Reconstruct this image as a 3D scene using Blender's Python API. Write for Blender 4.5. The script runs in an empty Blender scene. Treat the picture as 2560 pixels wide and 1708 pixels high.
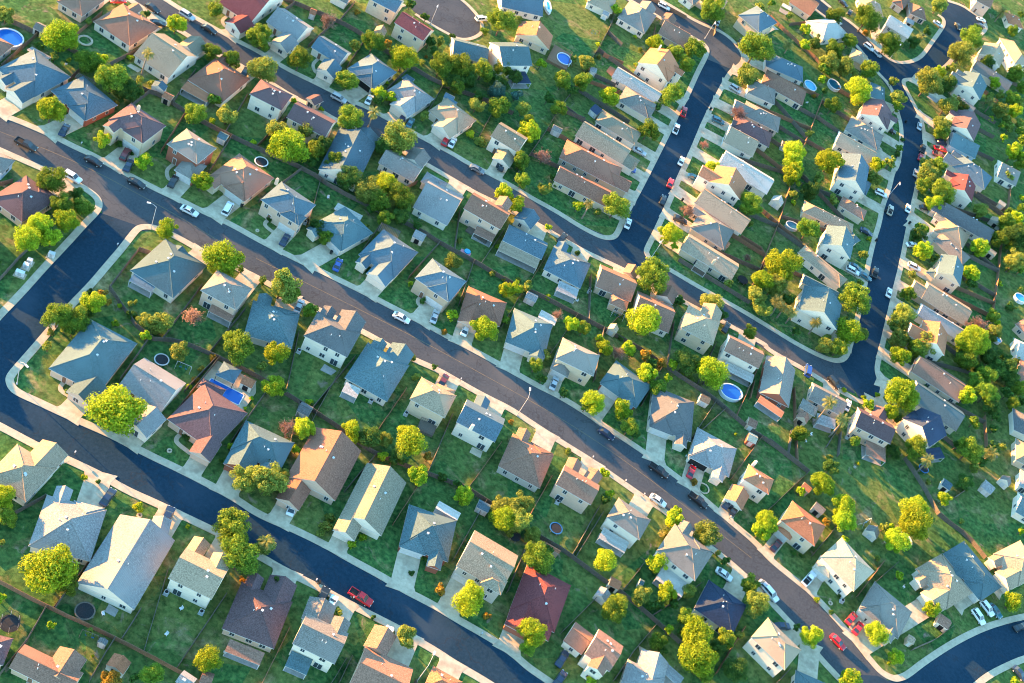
import bpy, math, random
from mathutils import Vector, Matrix
random.seed(7)
C = bpy.context.scene
COL = C.collection
R = math.radians
# ---------------------------------------------------------------- camera
F = 3300.0; HC = 245.0; TH = R(45.1)
UX, UY = 0.513, 0.8585            # roll of the picture
_d = Vector((0, math.sin(TH), -math.cos(TH))); _u = Vector((0, math.cos(TH), math.sin(TH))); _t = Vector((1, 0, 0))
_r = UY*_t + UX*_u; _p = -UX*_t + UY*_u
CAMP = Vector((0, -245, HC))
cd = bpy.data.cameras.new("camera"); cam = bpy.data.objects.new("camera", cd); COL.objects.link(cam)
cam.matrix_world = Matrix(((_r.x, _p.x, -_d.x, CAMP.x), (_r.y, _p.y, -_d.y, CAMP.y), (_r.z, _p.z, -_d.z, CAMP.z), (0, 0, 0, 1)))
cd.sensor_width = 36; cd.lens = 36*F/2560; cd.clip_end = 6000; cd.clip_start = 1
C.camera = cam
# ---------------------------------------------------------------- light
SUN_EL, SUN_AZ = R(9.2), R(166)     # direction towards the sun, measured from +X
w = bpy.data.worlds.new("World"); C.world = w; w.use_nodes = True
nt = w.node_tree; bg = nt.nodes['Background']
sk = nt.nodes.new('ShaderNodeTexSky'); sk.sky_type = 'NISHITA'; sk.sun_disc = False
sk.sun_elevation = SUN_EL; sk.sun_rotation = R(90)-SUN_AZ; sk.ozone_density = 3.0; sk.dust_density = 0.0; sk.air_density = 1.0
hs = nt.nodes.new('ShaderNodeHueSaturation'); hs.inputs['Saturation'].default_value = 0.98; hs.inputs['Hue'].default_value = 0.479
nt.links.new(sk.outputs[0], hs.inputs['Color']); nt.links.new(hs.outputs[0], bg.inputs[0])
bg.inputs[1].default_value = 0.135
sl = bpy.data.lights.new("sun", 'SUN'); so = bpy.data.objects.new("sun", sl); COL.objects.link(so)
sl.energy = 4.8; sl.angle = R(0.5); sl.color = (1.0, 0.47, 0.12)
sd = Vector((math.cos(SUN_AZ)*math.cos(SUN_EL), math.sin(SUN_AZ)*math.cos(SUN_EL), math.sin(SUN_EL)))
so.rotation_euler = sd.to_track_quat('Z', 'Y').to_euler()
C.view_settings.view_transform = 'Standard'; C.view_settings.look = 'None'; C.view_settings.gamma = 1.0
C.view_settings.exposure = 3.1
C.cycles.use_denoising = True; C.cycles.pixel_filter_type = 'BLACKMAN_HARRIS'; C.cycles.filter_width = 1.05
C.cycles.max_bounces = 5; C.cycles.diffuse_bounces = 3; C.cycles.transparent_max_bounces = 4
# ---------------------------------------------------------------- picture point -> place
def up(x, y, z=0.0):
    ray = _r*((x-1280)/F) - _p*((y-854)/F) + _d
    t = (z-HC)/ray.z
    return CAMP + ray*t
def scale_at(P):                    # source pixels per metre
    return F/((P-CAMP).dot(_d))
def px_of(P):
    q = P-CAMP; z = q.dot(_d)
    return 1280+F*q.dot(_r)/z, 854-F*q.dot(_p)/z
K = 2350/640.0
TX, TY = (0, 640, 1280, 1920), (0, 427, 854, 1281)
def tp(tile, x, y):
    return TX[int(tile[0])]+x/K, TY[int(tile[1])]+y/K
def P2(s, tile):
    a, b = s.split(','); return tp(tile, float(a), float(b))
# ---------------------------------------------------------------- materials
def newmat(name):
    m = bpy.data.materials.new(name); m.use_nodes = True
    return m, m.node_tree, m.node_tree.nodes['Principled BSDF']
def noise_mat(name, c1, c2, scale=2.0, rough=0.9, detail=6, c3=None, scale3=.2, bump=0.0, pos=(.35, .68), stretch=None, spec=.2):
    m, t, b = newmat(name); n = t.nodes; L = t.links
    g = n.new('ShaderNodeNewGeometry')
    src = g.outputs['Position']
    if stretch:
        mp = n.new('ShaderNodeMapping'); mp.inputs['Scale'].default_value = stretch; L.new(src, mp.inputs[0]); src = mp.outputs[0]
    nz = n.new('ShaderNodeTexNoise'); nz.inputs['Scale'].default_value = scale; nz.inputs['Detail'].default_value = detail
    nz.inputs['Roughness'].default_value = .7
    L.new(src, nz.inputs['Vector'])
    cr = n.new('ShaderNodeValToRGB'); cr.color_ramp.elements[0].position = pos[0]; cr.color_ramp.elements[1].position = pos[1]
    cr.color_ramp.elements[0].color = (*c1, 1); cr.color_ramp.elements[1].color = (*c2, 1)
    L.new(nz.outputs['Fac'], cr.inputs[0]); out = cr.outputs[0]
    if c3:
        n3 = n.new('ShaderNodeTexNoise'); n3.inputs['Scale'].default_value = scale3; n3.inputs['Detail'].default_value = 4
        L.new(g.outputs['Position'], n3.inputs['Vector'])
        r3 = n.new('ShaderNodeValToRGB'); r3.color_ramp.elements[0].position = .5; r3.color_ramp.elements[1].position = .68
        L.new(n3.outputs['Fac'], r3.inputs[0])
        mx = n.new('ShaderNodeMix'); mx.data_type = 'RGBA'; L.new(r3.outputs[0], mx.inputs[0]); L.new(out, mx.inputs[6]); mx.inputs[7].default_value = (*c3, 1)
        out = mx.outputs[2]
    L.new(out, b.inputs['Base Color']); b.inputs['Roughness'].default_value = rough
    b.inputs['Specular IOR Level'].default_value = spec
    if bump:
        bp = n.new('ShaderNodeBump'); bp.inputs['Strength'].default_value = bump; bp.inputs['Distance'].default_value = .08
        L.new(nz.outputs['Fac'], bp.inputs['Height']); L.new(bp.outputs[0], b.inputs['Normal'])
    return m
def mul(c, k): return tuple(x*k for x in c)
ROOFC = dict(gy=(.195, .178, .16), bl=(.085, .132, .165), tn=(.31, .235, .165), br=(.245, .138, .10), mr=(.16, .05, .052), lt=(.235, .235, .235), gt=(.215, .185, .135),
             wh=(.40, .375, .34), nv=(.035, .05, .085), og=(.38, .155, .085), dg=(.115, .118, .122), te=(.088, .14, .155), pu=(.125, .080, .084), cr=(.42, .34, .25), rb=(.24, .115, .08))
ROOFN = dict(rb='red-brown', gt='grey-tan', gy='grey', bl='blue-grey', tn='tan', br='brown', mr='maroon', lt='pale grey', wh='white', nv='dark navy', og='orange-brown', dg='dark grey', te='teal-grey', pu='purple-brown', cr='cream')
WALLC = dict(wh=(.76, .65, .53), cr=(.66, .50, .35), tn=(.50, .37, .26), bk=(.32, .11, .07), gy=(.48, .44, .39), pk=(.62, .43, .32), bu=(.42, .5, .58))
def roof_mat(k):
    c = ROOFC[k]
    m = noise_mat('roof_'+ROOFN[k].replace(' ', '_').replace('-', '_'), mul(c, .66), mul(c, 1.34), scale=3.4, detail=6, c3=mul(c, 1.12), scale3=.12, bump=.5, rough=.95, spec=.1, pos=(.38, .64))
    t = m.node_tree; n = t.nodes; L = t.links; b = n['Principled BSDF']
    old = b.inputs['Base Color'].links[0].from_socket
    g = n.new('ShaderNodeNewGeometry'); sp = n.new('ShaderNodeSeparateXYZ'); L.new(g.outputs['Position'], sp.inputs[0])
    wv = n.new('ShaderNodeMath'); wv.operation = 'MULTIPLY'; wv.inputs[1].default_value = 42.0; L.new(sp.outputs['Z'], wv.inputs[0])
    sn = n.new('ShaderNodeMath'); sn.operation = 'SINE'; L.new(wv.outputs[0], sn.inputs[0])
    ml = n.new('ShaderNodeMath'); ml.operation = 'MULTIPLY_ADD'; ml.inputs[1].default_value = .07; ml.inputs[2].default_value = 1.0; L.new(sn.outputs[0], ml.inputs[0])
    oi = n.new('ShaderNodeObjectInfo'); oa = n.new('ShaderNodeMath'); oa.operation = 'MULTIPLY_ADD'; oa.inputs[1].default_value = .3; oa.inputs[2].default_value = .85
    L.new(oi.outputs['Random'], oa.inputs[0])
    m2 = n.new('ShaderNodeMath'); m2.operation = 'MULTIPLY'; L.new(ml.outputs[0], m2.inputs[0]); L.new(oa.outputs[0], m2.inputs[1])
    vm = n.new('ShaderNodeVectorMath'); vm.operation = 'SCALE'; L.new(old, vm.inputs[0]); L.new(m2.outputs[0], vm.inputs['Scale'])
    L.new(vm.outputs[0], b.inputs['Base Color'])
    return m
ROOF = {k: roof_mat(k) for k in ROOFC}
WALL = {k: noise_mat('siding_'+k if 0 else dict(wh='white_siding', cr='cream_siding', tn='tan_siding', bk='red_brick', gy='grey_siding', pk='pink_siding', bu='pale_blue_siding')[k],
        mul(c, .88), mul(c, 1.06), scale=.9, rough=.85, stretch=(1, 1, 4)) for k, c in WALLC.items()}
M_TRIM = noise_mat('white_trim', (.5, .48, .46), (.62, .6, .58), scale=1.5)
M_GLASS, _t1, _b1 = newmat('window_glass'); _b1.inputs['Base Color'].default_value = (.035, .05, .065, 1); _b1.inputs['Roughness'].default_value = .18
M_DARK = noise_mat('dark_rubber_and_shade', (.012, .012, .013), (.03, .03, .03), scale=5)
M_DOOR = noise_mat('front_door_paint', (.16, .09, .06), (.22, .12, .08), scale=2)
M_VENT = noise_mat('vent_metal', (.45, .45, .45), (.62, .62, .62), scale=3, rough=.5)
M_ASPH = noise_mat('asphalt', (.040, .050, .062), (.072, .083, .095), scale=1.6, detail=8, c3=(.084, .091, .098), scale3=.045, bump=.5, rough=.95, pos=(.3, .72), spec=.05)
def asphalt_extra(m):
    # cracks filled with tar, and worn tracks
    t = m.node_tree; n = t.nodes; L = t.links; b = n['Principled BSDF']
    old = b.inputs['Base Color'].links[0].from_socket
    g = n.new('ShaderNodeNewGeometry')
    dn = n.new('ShaderNodeTexNoise'); dn.inputs['Scale'].default_value = .35; L.new(g.outputs['Position'], dn.inputs['Vector'])
    av = n.new('ShaderNodeMix'); av.data_type = 'VECTOR'; av.inputs[0].default_value = .12
    sc = n.new('ShaderNodeVectorMath'); sc.operation = 'SCALE'; sc.inputs['Scale'].default_value = 40; L.new(dn.outputs['Color'], sc.inputs[0])
    L.new(g.outputs['Position'], av.inputs[4]); L.new(sc.outputs[0], av.inputs[5])
    vo = n.new('ShaderNodeTexVoronoi'); vo.feature = 'DISTANCE_TO_EDGE'; vo.inputs['Scale'].default_value = .10; L.new(av.outputs[1], vo.inputs['Vector'])
    lt = n.new('ShaderNodeMath'); lt.operation = 'LESS_THAN'; lt.inputs[1].default_value = .011; L.new(vo.outputs['Distance'], lt.inputs[0])
    fm = n.new('ShaderNodeMath'); fm.operation = 'MULTIPLY'; fm.inputs[1].default_value = .3; L.new(lt.outputs[0], fm.inputs[0])
    mx = n.new('ShaderNodeMix'); mx.data_type = 'RGBA'; L.new(fm.outputs[0], mx.inputs[0]); L.new(old, mx.inputs[6]); mx.inputs[7].default_value = (.025, .025, .028, 1)
    L.new(mx.outputs[2], b.inputs['Base Color'])
asphalt_extra(M_ASPH)
M_ASPH2 = noise_mat('shade_tinted_asphalt', (.008, .026, .046), (.020, .047, .076), scale=1.3, detail=8, c3=(.028, .052, .080), scale3=.05, bump=.5, rough=.95, pos=(.3, .72), spec=.05)  # same asphalt darker and bluer: street shade painted into the base colour
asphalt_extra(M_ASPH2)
M_CONC = noise_mat('concrete', (.40, .335, .245), (.56, .475, .35), scale=.8, detail=8, c3=(.33, .27, .20), scale3=.35, rough=.9, bump=.2)
M_PAVE = noise_mat('pavement_concrete', (.36, .305, .225), (.49, .42, .31), scale=.7, detail=8, rough=.9, bump=.2)
M_PATIO = noise_mat('patio_slab', (.25, .24, .225), (.36, .34, .32), scale=.9, detail=6)
M_LINE = noise_mat('worn_yellow_line', (.085, .08, .07), (.20, .16, .09), scale=1.5, detail=6)
M_FENCE = noise_mat('weathered_wood', (.08, .07, .06), (.19, .16, .13), scale=3, detail=8, stretch=(3, 3, .4))
M_FENCE2 = noise_mat('reddish_wood', (.17, .09, .055), (.32, .18, .11), scale=3, detail=8, stretch=(3, 3, .4))
M_BARK = noise_mat('bark', (.07, .05, .035), (.16, .12, .09), scale=4)
M_PBARK = noise_mat('palm_bark', (.16, .12, .09), (.30, .24, .18), scale=4, stretch=(1, 1, 5))
M_STEEL = noise_mat('grey_steel', (.34, .35, .36), (.48, .48, .48), scale=2, rough=.5)
M_WATER, _t2, _b2 = newmat('pool_water'); _b2.inputs['Base Color'].default_value = (.010, .105, .42, 1); _b2.inputs['Roughness'].default_value = .12
M_WATER2, _t3, _b3 = newmat('pale_pool_water'); _b3.inputs['Base Color'].default_value = (.03, .30, .52, 1); _b3.inputs['Roughness'].default_value = .12
M_WATER3, _t4, _b4 = newmat('dark_pool_water'); _b4.inputs['Base Color'].default_value = (.012, .085, .13, 1); _b4.inputs['Roughness'].default_value = .12
for _t, _b in ((_t2, _b2), (_t3, _b3), (_t4, _b4)):
    nz = _t.nodes.new('ShaderNodeTexNoise'); nz.inputs['Scale'].default_value = 3; bp = _t.nodes.new('ShaderNodeBump'); bp.inputs['Strength'].default_value = .15
    _t.links.new(nz.outputs[0], bp.inputs['Height']); _t.links.new(bp.outputs[0], _b.inputs['Normal'])
M_PLAST = noise_mat('white_plastic', (.55, .55, .55), (.7, .7, .7), scale=2, rough=.5)
M_BLUE = noise_mat('blue_vinyl', (.02, .10, .26), (.03, .16, .36), scale=2, rough=.5)
M_BLACK = noise_mat('black_mesh', (.015, .017, .02), (.035, .038, .045), scale=6)
M_TEALP = noise_mat('teal_paint', (.08, .25, .25), (.12, .34, .32), scale=2)
M_PINK = noise_mat('pink_mat', (.55, .2, .25), (.65, .28, .3), scale=3)
M_RUST = noise_mat('rusty_sheet', (.20, .08, .04), (.42, .36, .32), scale=1.5)
def lawn_mat():
    m, t, b = newmat('lawn'); n = t.nodes; L = t.links
    g = n.new('ShaderNodeNewGeometry')
    def nz(s, d, dist=0):
        x = n.new('ShaderNodeTexNoise'); x.inputs['Scale'].default_value = s; x.inputs['Detail'].default_value = d; x.inputs['Roughness'].default_value = .65
        x.inputs['Distortion'].default_value = dist; L.new(g.outputs['Position'], x.inputs['Vector']); return x.outputs['Fac']
    def ramp(src, p0, p1, c0=(0, 0, 0), c1=(1, 1, 1)):
        r = n.new('ShaderNodeValToRGB'); r.color_ramp.elements[0].position = p0; r.color_ramp.elements[1].position = p1
        r.color_ramp.elements[0].color = (*c0, 1); r.color_ramp.elements[1].color = (*c1, 1); L.new(src, r.inputs[0]); return r.outputs[0]
    def mix(f, a, c):
        x = n.new('ShaderNodeMix'); x.data_type = 'RGBA'; L.new(f, x.inputs[0])
        for i, v in ((6, a), (7, c)):
            if isinstance(v, tuple): x.inputs[i].default_value = (*v, 1)
            else: L.new(v, x.inputs[i])
        return x.outputs[2]
    fine = ramp(nz(1.1, 9), .33, .68, (.017, .074, .025), (.078, .165, .046))
    vo = n.new('ShaderNodeTexVoronoi'); vo.inputs['Scale'].default_value = .055; L.new(g.outputs['Position'], vo.inputs['Vector'])
    sh = n.new('ShaderNodeSeparateColor'); L.new(vo.outputs['Color'], sh.inputs[0])
    lot = ramp(sh.outputs[0], .3, .85)
    big = mix(lot, fine, ramp(nz(1.0, 9), .33, .67, (.055, .10, .026), (.155, .185, .055)))
    dry = ramp(nz(.12, 9, .7), .54, .70)
    c = mix(dry, big, ramp(nz(.9, 9), .35, .66, (.16, .125, .06), (.34, .27, .145)))
    dirt = ramp(nz(.21, 10, .8), .61, .70)
    c = mix(dirt, c, (.23, .185, .135))
    weeds = ramp(nz(.45, 8), .56, .62)
    wk = n.new('ShaderNodeMath'); wk.operation = 'MULTIPLY'; wk.inputs[1].default_value = .6; L.new(weeds, wk.inputs[0])
    c = mix(wk.outputs[0], c, (.03, .075, .02))
    mm = ramp(nz(.55, 9, .4), .30, .70, (.55, .55, .55), (1.5, 1.45, 1.4))
    vm = n.new('ShaderNodeVectorMath'); vm.operation = 'MULTIPLY'; L.new(c, vm.inputs[0]); L.new(mm, vm.inputs[1]); c = vm.outputs[0]
    L.new(c, b.inputs['Base Color']); b.inputs['Roughness'].default_value = 1; b.inputs['Specular IOR Level'].default_value = .05
    bp = n.new('ShaderNodeBump'); bp.inputs['Strength'].default_value = .8; bp.inputs['Distance'].default_value = .12
    L.new(nz(4, 6), bp.inputs['Height']); L.new(bp.outputs[0], b.inputs['Normal'])
    return m
M_LAWN = lawn_mat()
def leaf_mat(name, c, c2, trans=.4):
    m, t, b = newmat(name); n = t.nodes; L = t.links
    g = n.new('ShaderNodeNewGeometry'); oi = n.new('ShaderNodeObjectInfo')
    nz = n.new('ShaderNodeTexNoise'); nz.inputs['Scale'].default_value = .9; nz.inputs['Detail'].default_value = 3; L.new(g.outputs['Position'], nz.inputs['Vector'])
    cr = n.new('ShaderNodeValToRGB'); cr.color_ramp.elements[0].position = .38; cr.color_ramp.elements[1].position = .62
    cr.color_ramp.elements[0].color = (*c, 1); cr.color_ramp.elements[1].color = (*c2, 1); L.new(nz.outputs[0], cr.inputs[0])
    hs = n.new('ShaderNodeHueSaturation'); L.new(cr.outputs[0], hs.inputs['Color'])
    mr = n.new('ShaderNodeMapRange'); mr.inputs[3].default_value = .487; mr.inputs[4].default_value = .511; L.new(oi.outputs['Random'], mr.inputs[0]); L.new(mr.outputs[0], hs.inputs['Hue'])
    mv = n.new('ShaderNodeMapRange'); mv.inputs[3].default_value = .68; mv.inputs[4].default_value = 1.2
    fr = n.new('ShaderNodeMath'); fr.operation = 'FRACT'; f7 = n.new('ShaderNodeMath'); f7.operation = 'MULTIPLY'; f7.inputs[1].default_value = 7.3
    L.new(oi.outputs['Random'], f7.inputs[0]); L.new(f7.outputs[0], fr.inputs[0]); L.new(fr.outputs[0], mv.inputs[0]); L.new(mv.outputs[0], hs.inputs['Value'])
    ml = n.new('ShaderNodeMapRange'); ml.inputs[3].default_value = .7; ml.inputs[4].default_value = 1.3; L.new(g.outputs['Random Per Island'], ml.inputs[0])
    vs = n.new('ShaderNodeVectorMath'); vs.operation = 'SCALE'; L.new(hs.outputs[0], vs.inputs[0]); L.new(ml.outputs[0], vs.inputs['Scale'])
    L.new(vs.outputs[0], b.inputs['Base Color']); b.inputs['Roughness'].default_value = .7; b.inputs['Specular IOR Level'].default_value = .15
    tr = n.new('ShaderNodeBsdfTranslucent'); L.new(vs.outputs[0], tr.inputs[0])
    ms = n.new('ShaderNodeMixShader'); ms.inputs[0].default_value = trans
    L.new(b.outputs[0], ms.inputs[1]); L.new(tr.outputs[0], ms.inputs[2]); L.new(ms.outputs[0], n['Material Output'].inputs[0])
    return m
LEAF = dict(y=leaf_mat('lime_leaves', (.21, .33, .016), (.36, .47, .024)),
            o=leaf_mat('green_leaves', (.10, .19, .020), (.195, .29, .028)),
            d=leaf_mat('dark_leaves', (.045, .12, .024), (.095, .18, .03)),
            v=leaf_mat('olive_leaves', (.15, .22, .035), (.27, .325, .06)),
            a=leaf_mat('golden_leaves', (.26, .16, .025), (.40, .25, .035)),
            k=leaf_mat('pinkish_twigs', (.27, .15, .11), (.40, .24, .18)),
            t=leaf_mat('teal_leaves', (.06, .16, .13), (.10, .22, .17)),
            p=leaf_mat('palm_fronds', (.14, .18, .045), (.28, .28, .09)))
CARC = dict(black=(.012, .013, .016), white=(.72, .72, .72), silver=(.42, .43, .45), navy=(.015, .03, .07), red=(.5, .012, .022), maroon=(.14, .02, .025), blue=(.02, .07, .3), teal=(.03, .13, .17), tan=(.45, .38, .3), grey=(.16, .17, .18))
CARM = {}
for k, c in CARC.items():
    m, t, b = newmat(k+'_car_paint'); b.inputs['Roughness'].default_value = .28; b.inputs['Coat Weight'].default_value = .5
    nz = t.nodes.new('ShaderNodeTexNoise'); nz.inputs['Scale'].default_value = 2; cr = t.nodes.new('ShaderNodeValToRGB')
    cr.color_ramp.elements[0].color = (*mul(c, .85), 1); cr.color_ramp.elements[1].color = (*mul(c, 1.1), 1)
    t.links.new(nz.outputs[0], cr.inputs[0]); t.links.new(cr.outputs[0], b.inputs['Base Color']); CARM[k] = m
M_LAMP = noise_mat('lamp_glass', (.6, .6, .58), (.7, .7, .66), scale=2, rough=.3)
M_RED = noise_mat('red_sign', (.4, .02, .02), (.45, .03, .03), scale=2)
# ---------------------------------------------------------------- mesh helper
class MB:
    def __init__(s): s.v = []; s.f = []; s.m = []
    def face(s, pts, mi=0):
        i = len(s.v); s.v += [tuple(p) for p in pts]; s.f.append(tuple(range(i, i+len(pts)))); s.m.append(mi)
    def prism(s, poly, z0, z1, mi=0, top=True, bottom=False, mtop=None):
        n = len(poly); b = [(p[0], p[1], z0) for p in poly]; t = [(p[0], p[1], z1) for p in poly]
        for i in range(n):
            j = (i+1) % n; s.face([b[i], b[j], t[j], t[i]], mi)
        if top: s.face(t, mi if mtop is None else mtop)
        if bottom: s.face(b[::-1], mi)
    def box(s, c, sx, sy, sz, ax=Vector((1, 0, 0)), mi=0, z0=None):
        ay = Vector((-ax.y, ax.x, 0)); c = Vector(c)
        poly = [c+ax*sx/2*a+ay*sy/2*b for a, b in ((-1, -1), (1, -1), (1, 1), (-1, 1))]
        zz = c.z if z0 is None else z0
        s.prism(poly, zz, zz+sz, mi, True, True)
    def tube(s, a, b, r0, r1, n=7, mi=0):
        a = Vector(a); b = Vector(b); d = (b-a).normalized(); x = d.orthogonal().normalized(); y = d.cross(x)
        ra = [a+(x*math.cos(2*math.pi*i/n)+y*math.sin(2*math.pi*i/n))*r0 for i in range(n)]
        rb = [b+(x*math.cos(2*math.pi*i/n)+y*math.sin(2*math.pi*i/n))*r1 for i in range(n)]
        for i in range(n):
            j = (i+1) % n; s.face([ra[i], ra[j], rb[j], rb[i]], mi)
        s.face(rb, mi)
    def mesh(s, name, mats):
        me = bpy.data.meshes.new(name); me.from_pydata(s.v, [], s.f); me.polygons.foreach_set('material_index', s.m)
        for m in (mats if isinstance(mats, (list, tuple)) else [mats]): me.materials.append(m)
        me.update(); return me
    def build(s, name, mats, parent=None, smooth=False):
        me = s.mesh(name, mats)
        if smooth: me.polygons.foreach_set('use_smooth', [True]*len(me.polygons))
        return link(name, me, parent)
def link(name, me, parent=None, loc=None):
    o = bpy.data.objects.new(name, me); COL.objects.link(o)
    if parent is not None: o.parent = parent
    if loc is not None: o.location = loc
    return o
def empty(name, loc, rz=0):
    o = bpy.data.objects.new(name, None); COL.objects.link(o); o.location = loc; o.rotation_euler = (0, 0, rz); return o
def weld(me):
    import bmesh
    b = bmesh.new(); b.from_mesh(me); bmesh.ops.remove_doubles(b, verts=b.verts, dist=.0005)
    bmesh.ops.recalc_face_normals(b, faces=b.faces); b.to_mesh(me); b.free()
def copy_tree(o, parent=None):
    c = o.copy(); COL.objects.link(c)
    if parent is not None: c.parent = parent
    for ch in CH.get(o.name, []): copy_tree(ch, c)
    return c
CH = {}
def remember(o):
    CH[o.name] = list(o.children)
    for ch in o.children: remember(ch)
# things to be labelled at the end: (object, category, look, group, picture point)
REG = []
def reg(o, cat, look, group, P=None, px=None):
    if px is None: px = px_of(P if P is not None else o.location)
    REG.append((o, cat, look, group, px))
def struct(o): o['kind'] = 'structure'; return o
# ---------------------------------------------------------------- ground, roads, pavements
def smooth_line(pts, closed=False, it=2):
    for _ in range(it):
        out = [pts[0]]
        for a, b in zip(pts, pts[1:]):
            out += [a*.75+b*.25, a*.25+b*.75]
        out.append(pts[-1]); pts = out
    return pts
def parse_line(s, it=2):
    tile = '00'; pts = []
    for tok in s.split():
        if tok[0] == '@': tile = tok[1:]; continue
        pts.append(up(*P2(tok, tile)))
    return smooth_line(pts, it=it)
# kerb lines traced along the road's edge; + means the pavement lies to the left of the direction of travel
KERB = {
 'k1u': ('@00 -400,860 0,1075 180,1140 500,1280 640,1355 850,1450 1000,1540 @01 1440,200 1640,290 1830,385 1975,450 2140,530 2350,650 @11 240,775 560,930 740,1020 1010,1150 1180,1245 1490,1400 1780,1560 @12 1910,60 2170,200 2350,300 @22 250,440 420,520 680,680 810,780 1060,940 1220,1050 1460,1230 1640,1370 1840,1545 @23 2000,110 2240,310 @33 0,450 250,650 400,770 640,1030 770,1180 960,1420 1050,1510 1160,1560 1230,1550 1300,1520 1450,1400 1700,1235 1920,1120 2100,1050 2350,985 2700,930', 1),
 'k1c': ('@00 -500,1130 0,1355 170,1430 400,1530 @01 560,30 720,100 850,180 925,245 948,320 920,390 810,500 640,690 440,900 230,1140 0,1375 -300,1720', -1),
 'k2u': ('@22 1450,1568 @23 1640,170 1900,350 2150,560 @33 60,830 240,1020 340,1130 500,1330 650,1490 720,1560 900,1750', -1),
 'k5r': ('@22 1450,1568 1400,1530 1230,1420 1000,1260 740,1075 550,960 250,770 0,600 @12 2120,490 1870,350 1680,240 1420,130 1190,0 @11 960,1440 600,1265 330,1130 0,950 @01 2240,900 1880,730 1640,590 1440,500 1300,488 1230,520 1180,580 1090,700 960,850 800,1040 620,1220 330,1560 @02 160,185 60,300 45,360 75,440 150,500 330,580 520,670 740,770 1040,900 1310,1050 1630,1200 1920,1350 2130,1460 @13 0,45 300,170 640,335 830,450 1130,610 1340,740 1600,870 1830,1010 2150,1190 2350,1330 @23 120,1440 250,1530 500,1700', 1),
 'k2d': ('@02 -400,540 0,740 390,950 700,1085 980,1220 1180,1340 1500,1480 @03 1870,90 2100,200 @13 80,395 280,510 570,650 770,760 1060,910 1340,1050 1480,1140 1670,1250 1850,1370 2080,1500 2300,1640', -1),
 'k3u': ('@00 1300,-120 1490,0 1660,110 1790,185 2000,300 2200,410 2350,480 @10 250,640 500,760 640,830 880,950 1030,1010 1200,1110 1300,1155 1480,1260 1640,1345 1800,1430 1960,1530 @11 2110,30 2350,160 @21 150,255 400,390 600,520 780,615 870,640 940,635 985,600 1040,470 1090,370 1210,150 1285,0 @20 1300,1540 1440,1260 1540,1050 1620,910 1720,680 1800,530 1815,470 1800,430 1760,390 1600,300 1290,110 1100,0 950,-80', 1),
 'k3d': ('@00 1050,-110 1220,0 1400,110 1520,195 1720,300 1900,430 2200,590 2350,665 @10 180,770 350,880 580,990 740,1090 1000,1200 1300,1350 1600,1510 @11 1850,90 2020,190 2170,260 2350,360 @21 60,385 250,480 500,630 700,740 830,800 1150,950 1420,1090 1640,1220 1900,1350 2100,1460 @31 0,1590 @32 0,60 330,235 500,340 760,490 850,535 940,545 1000,500 1030,440 1020,390 1000,350 975,270 980,200 1005,90 1030,0 @31 1030,1568 1050,1480 1100,1270 1150,1050 1200,860 1250,600 1310,300 1340,180 1375,0 @30 1400,1450 1425,1330 1410,1200 1390,1090 1330,970 1260,840 1222,760 1230,725 1280,715 1360,718 1450,680 1560,640 1650,570 1750,420 1900,330 1995,260 1960,180 1850,110 1780,60 1650,20', -1),
 'k4r': ('@20 950,-210 1150,-90 1340,0 1560,130 1650,190 1800,260 1880,285 2000,360 2080,460 2110,530 2080,585 2010,625 1960,690 1870,860 1740,1110 1660,1310 1560,1530 @21 1540,-10 1400,320 1290,560 1215,700 1205,750 1250,820 1440,925 1700,1080 1900,1190 2120,1310 2350,1450 @32 190,0 330,80 480,155 610,200 690,195 740,155 770,70 @31 790,1568 860,1300 910,1060 940,870 990,650 1040,500 1070,330 1130,180 1170,0 @30 1210,1540 1245,1300 1240,1150 1200,1020 1170,860 1110,760 1040,690 950,590 870,465 640,235 450,90 300,-20', 1),
 'k8i': ('@30 460,-10 640,140 800,250 960,410 1050,510 1130,570 1230,595 1340,580 1430,530 1520,400 1600,290 1635,225 1622,170 1560,130', 1),
}
KP = {k: parse_line(s) for k, (s, d) in KERB.items()}
ZR, ZP = 0.02, 0.14
g = MB(); n = 24; S = 2600
for i in range(n):
    for j in range(n):
        x0, x1 = -S+2*S*i/n, -S+2*S*(i+1)/n; y0, y1 = -S+2*S*j/n, -S+2*S*(j+1)/n
        g.face([(x0, y0, 0), (x1, y0, 0), (x1, y1, 0), (x0, y1, 0)])
struct(g.build('lawn_ground', M_LAWN))
def pavement(name, pts, side, width=1.75, zt=ZP):
    m = MB(); inn = []; N = len(pts)
    for i, p in enumerate(pts):
        a = pts[max(i-1, 0)]; b = pts[min(i+1, N-1)]; d = (b-a); d.z = 0
        if d.length < 1e-6: d = Vector((1, 0, 0))
        d.normalize(); nn = Vector((-d.y, d.x, 0))*side; inn.append((p, p+nn*width))
    for (p, q), (p2, q2) in zip(inn, inn[1:]):
        Z = Vector((0, 0, zt))
        m.face([p+Z, p2+Z, q2+Z, q+Z]); m.face([p, p2, p2+Z, p+Z]); m.face([q+Z, q2+Z, q2, q])
    o = m.build(name, M_PAVE); weld(o.data); return struct(o)
for k in KP: pavement('pavement', KP[k], KERB[k][1])
import bmesh
def sheet(name, outline, z, mat):
    bm = bmesh.new(); vs = [bm.verts.new((p.x, p.y, z)) for p in outline]
    f = bm.faces.new(vs); bmesh.ops.triangulate(bm, faces=[f])
    bmesh.ops.recalc_face_normals(bm, faces=bm.faces)
    for f in bm.faces:
        if f.normal.z < 0: f.normal_flip()
    me = bpy.data.meshes.new(name); bm.to_mesh(me); bm.free(); me.materials.append(mat)
    return struct(link(name, me))
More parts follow.
